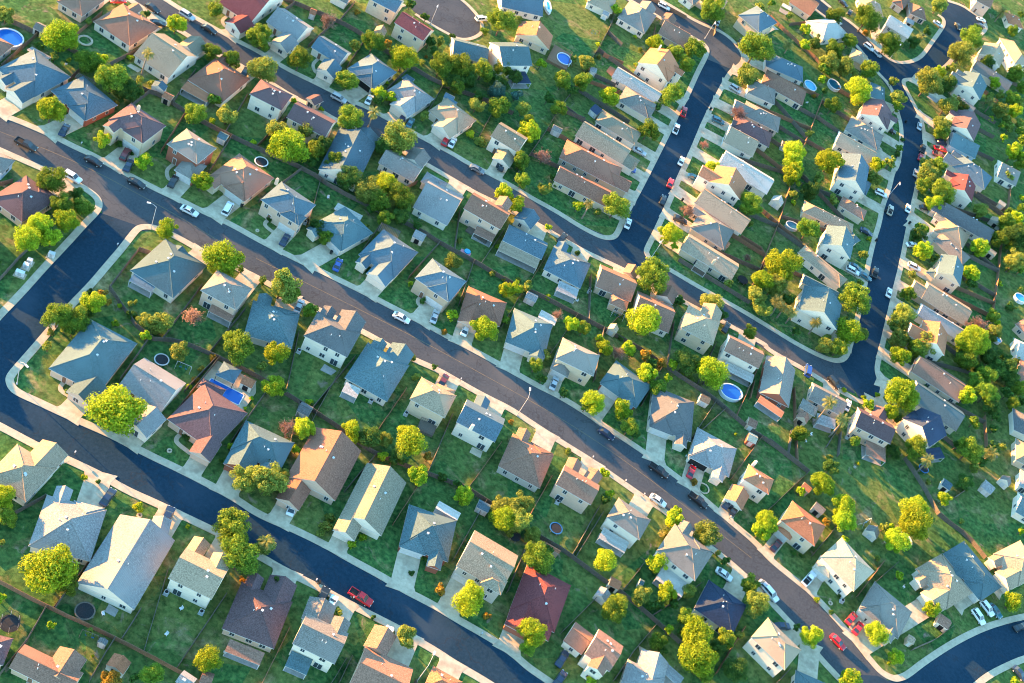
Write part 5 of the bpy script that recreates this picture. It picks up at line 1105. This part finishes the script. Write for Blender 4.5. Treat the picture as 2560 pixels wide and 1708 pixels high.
# ---------------------------------------------------------------- pools, trampolines, sheds, lamps
def ring_pts(P, rx, ry, n=28, rz=0): return [P+Vector((math.cos(rz)*rx*math.cos(2*math.pi*i/n)-math.sin(rz)*ry*math.sin(2*math.pi*i/n), math.sin(rz)*rx*math.cos(2*math.pi*i/n)+math.cos(rz)*ry*math.sin(2*math.pi*i/n), 0)) for i in range(n)]
def pool(tile, x, y, r_, wat, look, ry=1.0, rz=0, h=1.2):
    P = up(*tp(tile, x, y), h); Rm = r_/K/scale_at(P); root = empty('swimming_pool', (P.x, P.y, 0))
    w_ = MB(); w_.face([p+Vector((0, 0, h-.2)) for p in ring_pts(Vector((0, 0, 0)), Rm*.95, Rm*ry*.95, rz=rz)]); w_.build('water', wat, root)
    o = ring_pts(Vector((0, 0, 0)), Rm, Rm*ry, rz=rz); i_ = ring_pts(Vector((0, 0, 0)), Rm*.94, Rm*ry*.94, rz=rz); m = MB()
    for k in range(28):
        j = (k+1) % 28; Z = Vector((0, 0, h)); m.face([o[k], o[j], o[j]+Z, o[k]+Z]); m.face([i_[j]+Z*.3, i_[k]+Z*.3, i_[k]+Z, i_[j]+Z])
    m.build('pool_wall', M_PLAST if wat is not M_WATER3 else M_STEEL, root); m = MB(); o2 = ring_pts(Vector((0, 0, 0)), Rm*1.03, Rm*ry*1.03, rz=rz); i2 = ring_pts(Vector((0, 0, 0)), Rm*.93, Rm*ry*.93, rz=rz)
    for k in range(28):
        j = (k+1) % 28; Z = Vector((0, 0, h+.02)); Y = Vector((0, 0, h+.1)); m.face([o2[k]+Y, o2[j]+Y, i2[j]+Y, i2[k]+Y]); m.face([o2[k]+Z*.9, o2[j]+Z*.9, o2[j]+Y, o2[k]+Y]); m.face([i2[j]+Z*.9, i2[k]+Z*.9, i2[k]+Y, i2[j]+Y])
    m.build('rim', M_PLAST, root)
    for s in (-.2, .2):
        l = MB(); l.tube((Rm*.9, s, 0), (Rm*1.02, s, h+.7), .03, .03, 5); l.tube((Rm*1.25, s, 0), (Rm*1.02, s, h+.7), .03, .03, 5); l.build('ladder_rail', M_STEEL, root)
    reg(root, 'swimming pool', look, 'backyard pools', px=tp(tile, x, y))
pool('00', 85, 345, 128, M_WATER, 'round blue above-ground pool', .95)
pool('22', 2015, 460, 92, M_WATER, 'round bright blue above-ground pool', 1.25, 2.0)
pool('30', 390, 785, 60, M_WATER2, 'round pale blue pool', 1.2, .5)
pool('30', 610, 775, 62, M_WATER3, 'round dark teal pool', 1.2, .5)
pool('33', 1245, 240, 78, M_WATER2, 'half hidden pale blue pool', 1.2, 1)
pool('31', 2320, 1165, 62, M_WATER2, 'pale turquoise pool', .9, .5)
pool('20', 480, 540, 72, M_WATER, 'oval deep blue pool', 1.15, .4)
pool('31', 225, 500, 50, M_WATER3, 'small dark teal pool', 1.3, 2)
pool('31', 2110, 1545, 40, M_WATER2, 'small round pale pool')
def deck(tile, pts, look, h, mat, cat='deck', name='wooden_deck', rail=True, group='decks'):
    q = [up(*P2(s, tile), h) for s in pts.split()]; cen = sum(q, Vector())/len(q); cen.z = 0; root = empty(name, cen)
    m = MB(); m.prism([(p.x-cen.x, p.y-cen.y) for p in q], 0, h); m.build('platform', mat, root)
    if rail:
        m = MB()
        for a, b in zip(q, q[1:]+q[:1]):
            a = a-cen; b = b-cen; d = (b-a).normalized(); c = (a+b)/2; n_ = max(2, int((b-a).length/.5)); m.box((c.x, c.y, 0), (b-a).length, .08, .08, ax=d, z0=h+.9)
            for k in range(n_): p = a.lerp(b, k/n_); m.box((p.x, p.y, 0), .06, .06, .9, ax=d, z0=h)
        m.build('railing', mat, root)
    px = px_of(cen); reg(root, cat, look, group, px=px)
deck('20', '320,545 395,410 545,500 500,640', 'reddish wooden pool deck', .95, M_FENCE2)
deck('12', '1480,800 1510,715 1660,770 1620,865', 'grey wooden deck with railings', .8, M_FENCE)
deck('11', '1925,545 1960,500 2140,620 2110,665', 'grey wooden deck', .5, M_FENCE, rail=False)
deck('12', '1960,1015 1985,965 2080,1010 2060,1070', 'pale concrete patio', .1, M_CONC, 'patio', 'patio', False, 'patios')
deck('12', '590,260 630,205 740,270 690,310', 'pale pink patio', .1, M_PATIO, 'patio', 'patio', False, 'patios')
deck('20', '865,655 900,605 965,640 925,710', 'pinkish cluttered patio', .12, M_FENCE2, 'patio', 'patio', False, 'patios')
deck('03', '960,910 1000,840 1090,895 1055,960', 'dark square patio', .12, M_PATIO, 'patio', 'patio', False, 'patios')
deck('00', '1165,605 1200,585 1305,640 1265,665', 'pale patio slab', .1, M_CONC, 'patio', 'patio', False, 'patios')
deck('30', '1455,890 1510,845 1610,880 1545,945', 'sandy tan patio', .1, M_PATIO, 'patio', 'patio', False, 'patios')
# the sunken pool behind the maroon house
q = [up(*P2(s, '02'), .1) for s in '1800,420 1990,170 2350,370 2350,470 2230,640'.split()]; cen = sum(q, Vector())/len(q); cen.z = 0
root = empty('sunken_pool', cen); m = MB(); m.prism([(p.x-cen.x, p.y-cen.y) for p in q], 0, .1); m.build('paving', M_CONC, root)
q = [up(*P2(s, '02'), .1)-cen for s in '1905,385 1940,335 2243,490 2190,585 2010,500 2035,450'.split()]
m = MB(); m.face([Vector((p.x, p.y, .106)) for p in q]); m.build('water', M_WATER, root)
m = MB()
for a, b in zip(q, q[1:]+q[:1]):
    d = (b-a).normalized(); c = (a+b)/2; m.box((c.x, c.y, 0), (b-a).length+.2, .22, .05, ax=d, z0=.102)
m.build('coping', M_PLAST, root); reg(root, 'swimming pool', 'long rectangular blue sunken pool', 'backyard pools', px=tp('02', 2100, 470))
def tramp(tile, x, y, r_, rimmat, look, net=False):
    P = up(*tp(tile, x, y), .9); Rm = r_/K/scale_at(P); root = empty('trampoline', (P.x, P.y, 0)); Z = Vector((0, 0, .9)); n = 24
    m = MB(); m.face([p+Z for p in ring_pts(Vector(), Rm*.86, Rm*.86, n)]); m.build('mat', M_BLACK, root)
    o = ring_pts(Vector(), Rm, Rm, n); i_ = ring_pts(Vector(), Rm*.84, Rm*.84, n); m = MB()
    for k in range(n):
        j = (k+1) % n; Y = Vector((0, 0, .95)); m.face([o[k]+Y, o[j]+Y, i_[j]+Y, i_[k]+Y]); m.face([o[k]+Z*.95, o[j]+Z*.95, o[j]+Y, o[k]+Y])
    m.build('pad', rimmat, root)
    for k in range(6):
        a = k*math.pi/3; l = MB(); c = Vector((math.cos(a)*Rm*.95, math.sin(a)*Rm*.95, 0)); l.tube(c, c+Vector((0, 0, .9 if not net else 2.7)), .04, .04, 5); l.build('leg' if not net else 'pole', M_STEEL, root)
    if net:
        m = MB(); o = ring_pts(Vector(), Rm*.97, Rm*.97, n)
        for zz in (1.3, 1.7, 2.1, 2.5, 2.7):
            for k in range(n): m.tube(o[k]+Vector((0, 0, zz)), o[(k+1) % n]+Vector((0, 0, zz)), .025, .025, 4)
        m.build('safety_net', M_BLACK, root)
    reg(root, 'trampoline', look, 'trampolines', px=tp(tile, x, y))
tramp('02', 1485, 165, 70, M_STEEL, 'round dark trampoline'); tramp('03', 780, 905, 95, M_FENCE, 'large dark trampoline'); tramp('03', 90, 1020, 90, M_BLACK, 'netted black trampoline', True)
tramp('23', 405, 145, 65, M_BLUE, 'blue-rimmed trampoline'); tramp('23', 30, 220, 55, M_BLACK, 'dark trampoline'); tramp('21', 2120, 1000, 52, M_BLACK, 'black round trampoline')
tramp('32', 1430, 1165, 52, M_BLUE, 'blue-ringed trampoline'); tramp('10', 50, 1485, 65, M_PLAST, 'white-ringed trampoline')
def shed(tile, x, y, wpx, dpx, ang, rm, wm, look, typ='g', h=2.0):
    """small garden building; wpx, dpx: size in picture pixels along and across"""
    sx, sy = tp(tile, x, y); P = up(sx, sy, h); Q = up(sx+math.cos(R(ang))*20, sy+math.sin(R(ang))*20, h); d = (Q-P); d.z = 0; d.normalize(); s = scale_at(P)
    L, W = wpx/K/s, dpx/K/s/.72; root = empty('garden_shed', (P.x, P.y, 0)); rc = Rect.__new__(Rect); rc.a = d; rc.b = Vector((-d.y, d.x, 0)); rc.L, rc.W = L, W; rc.A = -d*L/2-rc.b*W/2
    m = MB(); roof_block(m, rc, h, typ if typ != 'barrel' else 'g', .55 if typ != 'barrel' else .9, th=.08, low=-.3); m.build('roof', [rm, M_TRIM, wm], root)
    if typ == 'open':
        pass
    wl = MB(); c = Rect.__new__(Rect); c.a, c.b = rc.a, rc.b; c.A = rc.at(.12, .12); c.L = L-.24; c.W = W-.24; wl.prism([tuple(p) for p in c.corners()], 0, h-.1, top=False); wl.build('wall', wm, root)
    # door on the side facing down the picture
    e = min(range(4), key=lambda i: ((c.corners()[i]+c.corners()[(i+1) % 4])/2).y); a, b = c.corners()[e], c.corners()[(e+1) % 4]; mid = (a+b)/2; n_ = mid.normalized()
    dr = MB(); dr.box((0, .03, 0), min(1.3, (b-a).length*.5), .05, h-.35, z0=.05); o = link('door', dr.mesh('door', M_DARK if random.random() < .35 else M_TRIM), root); orient(o, mid, n_)
    reg(root, 'shed', look, 'garden sheds', px=(sx, sy))
SH = [('00', 370, 250, 90, 80, 27, 'gy', 'gy', 'grey garden shed'), ('00', 1465, 790, 90, 90, -55, 'bl', 'wh', 'white shed with blue-grey roof'), ('00', 1545, 885, 90, 70, 27, 'og', 'tn', 'low orange-roofed shed'), ('00', 2050, 1250, 85, 70, 27, 'te', 'wh', 'pale shed with teal-grey roof'),
 ('10', 1775, 890, 95, 60, 27, 'bl', 'wh', 'blue-grey roofed shed'), ('10', 1145, 285, 80, 75, -62, 'tn', 'tn', 'rounded tan shed'), ('10', 525, 110, 60, 65, 20, 'og', 'gy', 'small red-topped shed'),
 ('20', 415, 1185, 95, 60, 27, 'gy', 'gy', 'long grey shed'), ('20', 745, 640, 65, 55, 20, 'lt', 'gy', 'small pale shed'), ('20', 860, 125, 60, 45, 27, 'lt', 'wh', 'tiny white shed'), ('11', 1500, 595, 110, 80, 27, 'lt', 'wh', 'wide pale shed with white front'),
 ('21', 180, 1155, 110, 70, 27, 'lt', 'gy', 'grey metal shed'), ('21', 930, 1450, 75, 65, -60, 'cr', 'cr', 'cream barn-roofed shed'), ('31', 85, 280, 85, 80, -55, 'wh', 'wh', 'white domed shed'), ('30', 160, 1330, 75, 60, 25, 'og', 'gy', 'small orange-topped shed'), ('30', 1300, 195, 80, 55, 27, 'lt', 'te', 'teal shed with pale roof'),
 ('12', 450, 620, 120, 90, 27, 'dg', 'gy', 'dark grey gabled shed'), ('12', 2090, 1510, 120, 70, 27, 'bl', 'gy', 'blue-roofed shed'), ('22', 1770, 525, 100, 70, 27, 'og', 'wh', 'red and white shed'), ('22', 2205, 885, 90, 80, 27, 'cr', 'bk', 'striped pale shed'), ('22', 2205, 745, 90, 75, 27, 'br', 'te', 'teal shed with brown roof'),
 ('23', 945, 650, 110, 75, 27, 'og', 'wh', 'white shed with bright red roof'), ('23', 835, 750, 115, 85, -55, 'lt', 'wh', 'white metal shed'), ('23', 1190, 640, 45, 45, 27, 'te', 'wh', 'tiny teal playhouse'), ('32', 320, 700, 90, 80, -60, 'br', 'pk', 'pinkish barn shed'), ('32', 1640, 1310, 90, 75, 35, 'bl', 'wh', 'white shed with blue roof'),
 ('32', 2180, 1280, 75, 75, -50, 'gy', 'wh', 'grey barrel-roofed shed'), ('32', 2020, 1335, 110, 90, 40, 'lt', 'gy', 'pale hip-roofed shed'), ('32', 355, 1340, 90, 60, 40, 'og', 'og2', 'orange-roofed shed'), ('32', 470, 1530, 110, 70, 40, 'gy', 'gy', 'wide grey shed'), ('33', 960, 180, 90, 90, -60, 'gy', 'wh', 'grey barrel shed with white front'),
 ('33', 1615, 1000, 120, 90, 35, 'br', 'wh', 'brown-roofed white shed'), ('33', 1315, 1165, 65, 60, 30, 'tn', 'tn', 'small flat tan shed'), ('03', 1090, 1390, 140, 130, -55, 'og', 'gy', 'rusty orange and white shed'), ('03', 945, 1185, 55, 60, -60, 'dg', 'gy', 'small dark box shed'), ('03', 1900, 1520, 110, 90, 20, 'br', 'bk', 'brown shed'),
 ('02', 2280, 370, 120, 80, 27, 'og', 'wh', 'pool bar with orange-brown roof'), ('20', 780, 1010, 90, 90, 40, 'nv', 'gy', 'dark playhouse'), ('31', 2050, 745, 90, 60, 35, 'cr', 'pk', 'pinkish small shed'), ('31', 2150, 300, 70, 45, 35, 'cr', 'cr', 'cream little shed'), ('31', 2100, 470, 75, 90, -60, 'tn', 'gy', 'tan tall shed'),
 ('23', 375, 330, 150, 35, 30, 'og', 'tn', 'long low reddish shed'), ('21', 1960, 665, 80, 60, 33, 'og', 'te', 'small shed with orange top'), ('10', 1790, 965, 70, 45, 27, 'bl', 'gy', 'small blue-grey awning shed')]
for t_, x, y, wp, dp, an, rk, wk, lk in SH: shed(t_, x, y, wp, dp, an, ROOF[rk], WALL[wk if wk in WALL else 'tn'], lk, 'barrel' if 'bar' in lk or 'dom' in lk or 'round' in lk else 'g')
# gazebo by the sunken pool
P = up(*tp('02', 2100, 285), 2.4); root = empty('gazebo', (P.x, P.y, 0)); rc = Rect.__new__(Rect); rc.a = Vector((.98, .1, 0)).normalized(); rc.b = Vector((-rc.a.y, rc.a.x, 0)); rc.L = rc.W = 4.6; rc.A = -rc.a*2.3-rc.b*2.3
m = MB(); roof_block(m, rc, 2.4, 'h', .5, th=.08); m.build('canopy', [ROOF['bl'], M_TRIM], root)
for c in rc.corners(-.2): m = MB(); m.box((c.x, c.y, 0), .12, .12, 2.35, z0=0); m.build('post', M_DARK, root)
reg(root, 'gazebo', 'blue-grey hipped gazebo', 'gazebos', px=tp('02', 2100, 285))
# utility cabinets at the left
for x, y, s, lk in ((185, 940, 1.9, 'large white utility cabinet'), (240, 870, 1.2, 'middle white utility cabinet'), (275, 830, 1.1, 'slim white utility cabinet'), (475, 770, 1.4, 'low white utility cabinet on pavement')):
    P = up(*tp('01', x, y), .8); root = empty('utility_cabinet', (P.x, P.y, 0), .25); m = MB(); m.box((0, 0, 0), s, .9, 1.3, z0=.12); m.box((0, 0, 0), s+.08, .98, .06, z0=1.42); m.build('box', M_PLAST, root)
    m = MB(); m.box((0, 0, 0), s+.8, 1.7, .11, z0=0); m.build('plinth', M_CONC, root); m = MB(); m.box((0, -.46, 0), s*.42, .03, 1.0, z0=.28); m.build('door', M_STEEL, root); reg(root, 'utility cabinet', lk, 'utility cabinets', px=tp('01', x, y))
def lamp(tile, bx, by, tx, ty):
    B = up(*tp(tile, bx, by)); T = up(*tp(tile, tx, ty), 8.8); root = empty('street_lamp', (B.x, B.y, 0)); v = T-B; v.z = 0
    if v.length > 3: v = v.normalized()*2.4
    if v.length < 1.2: v = v.normalized()*1.6
    m = MB(); m.tube((0, 0, 0), (0, 0, 8.0), .10, .06, 8); m.tube((0, 0, 0), (0, 0, .4), .22, .2, 8); m.build('pole', M_STEEL, root)
    m = MB(); a = Vector((0, 0, 7.9)); b = v*.5+Vector((0, 0, 8.6)); c = v+Vector((0, 0, 8.8)); m.tube(a, b, .06, .05, 7); m.tube(b, c, .05, .045, 7); m.build('arm', M_STEEL, root)
    d = v.normalized(); m = MB(); m.box(c+d*.35, .95, .42, .2, ax=d, z0=8.7); hd = m.build('lamp_head', M_VENT, root); m = MB(); m.box(c+d*.35, .6, .3, .06, ax=d, z0=8.645); m.build('lens', M_LAMP, hd)
    reg(root, 'street lamp', 'tall pale street lamp', 'street lamps', px=tp(tile, (bx+tx)/2, (by+ty)/2))
for q in (('01', 1385, 535, 1435, 310), ('02', 155, 390, 215, 190), ('13', 1470, 1560, 1730, 1075), ('22', 45, 680, 165, 490), ('21', 1280, 795, 1365, 650), ('20', 1770, 355, 1850, 270), ('30', 1115, 545, 1205, 430), ('31', 1090, 250, 1190, 180), ('10', 1600, 225, 1668, 55)): lamp(*q)
def swing(tile, x, y, ang, look, mat):
    P = up(*tp(tile, x, y)); root = empty('swing_set', (P.x, P.y, 0), R(ang)); m = MB(); m.tube((-1.7, 0, 2.1), (1.7, 0, 2.1), .05, .05, 6); m.build('top_bar', mat, root)
    for s in (-1.7, 1.7):
        for t in (-.8, .8): m = MB(); m.tube((s, 0, 2.1), (s*1.05, t, 0), .045, .045, 6); m.build('leg', mat, root)
    for s in (-.7, .6):
        m = MB(); m.box((s, 0, 0), .5, .2, .05, z0=.5); m.tube((s-.22, 0, .5), (s-.22, 0, 2.1), .02, .02, 4); m.tube((s+.22, 0, .5), (s+.22, 0, 2.1), .02, .02, 4); m.build('swing_seat', M_BLUE, root)
    reg(root, 'swing set', look, 'swing sets', px=tp(tile, x, y))
for a in (('02', 1680, 255, 10, 'white metal swing set', M_STEEL), ('20', 745, 320, 30, 'wooden swing set', M_FENCE2), ('33', 880, 110, 60, 'white swing frame', M_PLAST), ('03', 820, 1150, 10, 'tan swing frame', M_FENCE), ('21', 960, 1345, 10, 'dark metal swing set', M_STEEL)): swing(*a)
# toys, bins, posts
P = up(*tp('11', 1925, 750)); root = empty('play_mat', (P.x, P.y, 0), .1); m = MB(); m.box((0, 0, 0), 3.0, 1.2, .08, z0=0); m.build('mat', M_PINK, root); m = MB(); o = ring_pts(Vector((.3, .4, 0)), .9, .9, 18); m.prism([tuple(p) for p in o], .08, .4); m.build('paddling_pool', M_WATER2, root); reg(root, 'play mat', 'pink play mat with blue paddling pool', 'toys', px=tp('11', 1925, 750))
P = up(*tp('20', 320, 90)); root = empty('covered_boat', (P.x, P.y, 0), R(-62)); m = MB(); sec = [(-3.6, .9), (-2, 1.25), (1, 1.25), (2.6, .8), (3.6, .05)]
pl = [(x, -y) for x, y in sec]+[(x, y) for x, y in sec[::-1]]; m.prism(pl, .5, 1.35, 0, top=False); m.build('hull', M_PLAST, root); m = MB(); m.face([(x*.97, y*.95, 1.37) for x, y in pl]); m.build('deck', M_PLAST, root); m = MB(); m.face([(x*.6-.3, y*.35, 1.42) for x, y in pl]); m.build('cover', M_WATER2, root)
for s in (-1, 1): m = MB(); m.tube((-1, s*.9-.1, .3), (-1, s*.9+.1, .3), .3, .3, 10); m.build('wheel', M_DARK, root)
reg(root, 'boat', 'white boat with pale blue cover', 'boats', px=tp('20', 320, 90))
BIN = MB(); BIN.prism([(-.28, -.3), (.28, -.3), (.28, .3), (-.28, .3)], .1, 1.0); BIN = BIN.mesh('body', CARM['black']); LID = MB(); LID.box((0, 0, 0), .64, .7, .08, z0=1.0); LID = LID.mesh('lid', M_DARK)
def wbin(tile, x, y, lk):
    P = up(*tp(tile, x, y)); root = empty('wheelie_bin', (P.x, P.y, .14), random.uniform(0, 3)); link('body', BIN, root); link('lid', LID, root); reg(root, 'bin', lk, 'bins by the kerbs', px=tp(tile, x, y))
for t_, x, y in (('11', 685, 765), ('01', 2215, 335), ('33', 880, 990), ('21', 1555, 280), ('20', 1815, 1015), ('31', 1070, 380), ('31', 985, 650), ('30', 1255, 1130), ('13', 570, 655), ('31', 1290, 490)): wbin(t_, x, y, 'black wheeled bin')
POST = MB(); POST.box((0, 0, 0), .1, .1, 1.05, z0=0); POST = POST.mesh('post', M_FENCE); MBX = MB(); MBX.box((0, 0, 0), .25, .5, .25, z0=1.05); MBX = MBX.mesh('mailbox_body', M_STEEL)
for t_, x, y in (('02', 685, 1040), ('13', 545, 640), ('22', 730, 1080), ('22', 1030, 1295), ('22', 1200, 1420), ('12', 1870, 365), ('00', 745, 1340), ('13', 885, 800), ('01', 1075, 700), ('22', 1580, 1070), ('13', 2060, 1130), ('23', 1990, 60)):
    P = up(*tp(t_, x, y)); root = empty('mailbox', (P.x, P.y, .0), .1); link('post', POST, root); link('mailbox_body', MBX, root); reg(root, 'mailbox', 'small grey mailbox', 'mailboxes by the kerbs', px=tp(t_, x, y))
def chair(tile, x, y):
    P = up(*tp(tile, x, y)); root = empty('garden_chair', (P.x, P.y, 0), random.uniform(0, 6)); m = MB(); m.box((0, 0, 0), .6, .6, .06, z0=.42); m.build('seat', M_PLAST, root); m = MB(); m.box((-.3, 0, 0), .06, .6, .6, z0=.45); m.build('backrest', M_PLAST, root)
    for a in (-.25, .25):
        for b in (-.25, .25): m = MB(); m.box((a, b, 0), .06, .06, .42, z0=0); m.build('leg', M_PLAST, root)
    reg(root, 'garden chair', 'white garden chair', 'garden chairs', px=tp(tile, x, y))
for a in (('03', 1525, 1125), ('03', 1660, 890), ('03', 945, 940), ('12', 1060, 550), ('11', 660, 255), ('11', 1390, 430), ('11', 1500, 440), ('21', 590, 1200), ('21', 710, 1100), ('33', 1070, 280), ('33', 1240, 690), ('03', 2065, 1290), ('32', 390, 860), ('32', 340, 920), ('00', 605, 600), ('30', 350, 950)): chair(*a)
def aircon(tile, x, y):
    P = up(*tp(tile, x, y)); root = empty('air_conditioner', (P.x, P.y, 0), .1); m = MB(); m.box((0, 0, 0), .9, .9, .85, z0=.08); m.box((0, 0, 0), 1.1, 1.1, .08, z0=0); m.build('cabinet', M_STEEL, root); m = MB(); m.prism([(p.x, p.y) for p in ring_pts(Vector(), .36, .36, 14)], .93, .96); m.build('fan_grille', M_DARK, root)
    reg(root, 'air conditioner', 'grey air conditioner', 'air conditioners', px=tp(tile, x, y))
for a in (('12', 1372, 672), ('12', 1050, 555), ('12', 390, 98), ('03', 1845, 925), ('03', 1523, 748), ('22', 30, 1275), ('22', 412, 1482), ('11', 445, 485), ('33', 670, 820), ('21', 705, 1120), ('21', 415, 1025), ('32', 720, 885)): aircon(*a)
def stone_ring(tile, x, y, r_, look, wdt=.3):
    P = up(*tp(tile, x, y)); Rm = r_/K/scale_at(P); root = empty('garden_ring', (P.x, P.y, 0)); n = 26; o = ring_pts(Vector(), Rm, Rm, n); i_ = ring_pts(Vector(), Rm-wdt, Rm-wdt, n); m = MB()
    for k in range(n):
        j = (k+1) % n; Z = Vector((0, 0, random.uniform(.22, .3))); m.face([o[k]+Z, o[j]+Z, i_[j]+Z, i_[k]+Z]); m.face([o[k], o[j], o[j]+Z, o[k]+Z]); m.face([i_[j], i_[k], i_[k]+Z, i_[j]+Z])
    m.build('stone_edging', M_CONC, root); m = MB(); m.prism([tuple(p) for p in ring_pts(Vector(), Rm-wdt, Rm-wdt, n)], 0, .06); m.build('bed', M_LAWN if r_ > 50 else M_BARK, root)
    reg(root, 'garden ring', look, 'garden rings', px=tp(tile, x, y))
for a in (('00', 780, 375, 72, 'large stone ring garden bed', .6), ('02', 1555, 1005, 24, 'small white garden ring'), ('33', 570, 835, 22, 'small white garden ring'), ('11', 12, 552, 18, 'small white garden ring'), ('32', 795, 1155, 14, 'tiny white garden ring'), ('03', 1280, 30, 25, 'stone garden ring'), ('22', 1755, 1350, 60, 'mulched garden ring'), ('31', 1520, 1235, 24, 'small garden ring')): stone_ring(*a)
# ---------------------------------------------------------------- labels
def direction(dx, dy):
    a = math.degrees(math.atan2(dy, dx)) % 360
    return ['right of', 'lower right of', 'below', 'lower left of', 'left of', 'upper left of', 'above', 'upper right of'][int((a+22.5)//45) % 8]
for i, h in enumerate(HOUSES): h['n'] = i
seen = {}
for (o, cat, look, grp, px) in REG:
    near = sorted(HOUSES, key=lambda h: (h['px'][0]-px[0])**2+(h['px'][1]-px[1])**2)[:8]; lab = None; alt = None
    for h in near:
        dr = direction(px[0]-h['px'][0], px[1]-h['px'][1]); c = f"{look} {dr} the {h['ref']}"
        if len(c.split()) > 16: c = f"{look} {dr} {h['ref']}"
        if len(c.split()) > 16: c = f"{' '.join(look.split()[-2:])} {dr} {h['ref']}"
        if c not in seen and len(c.split()) <= 16: lab = c; break
    if lab is None: lab = c
    seen[lab] = 1; o['label'] = lab; o['category'] = cat; o['group'] = grp
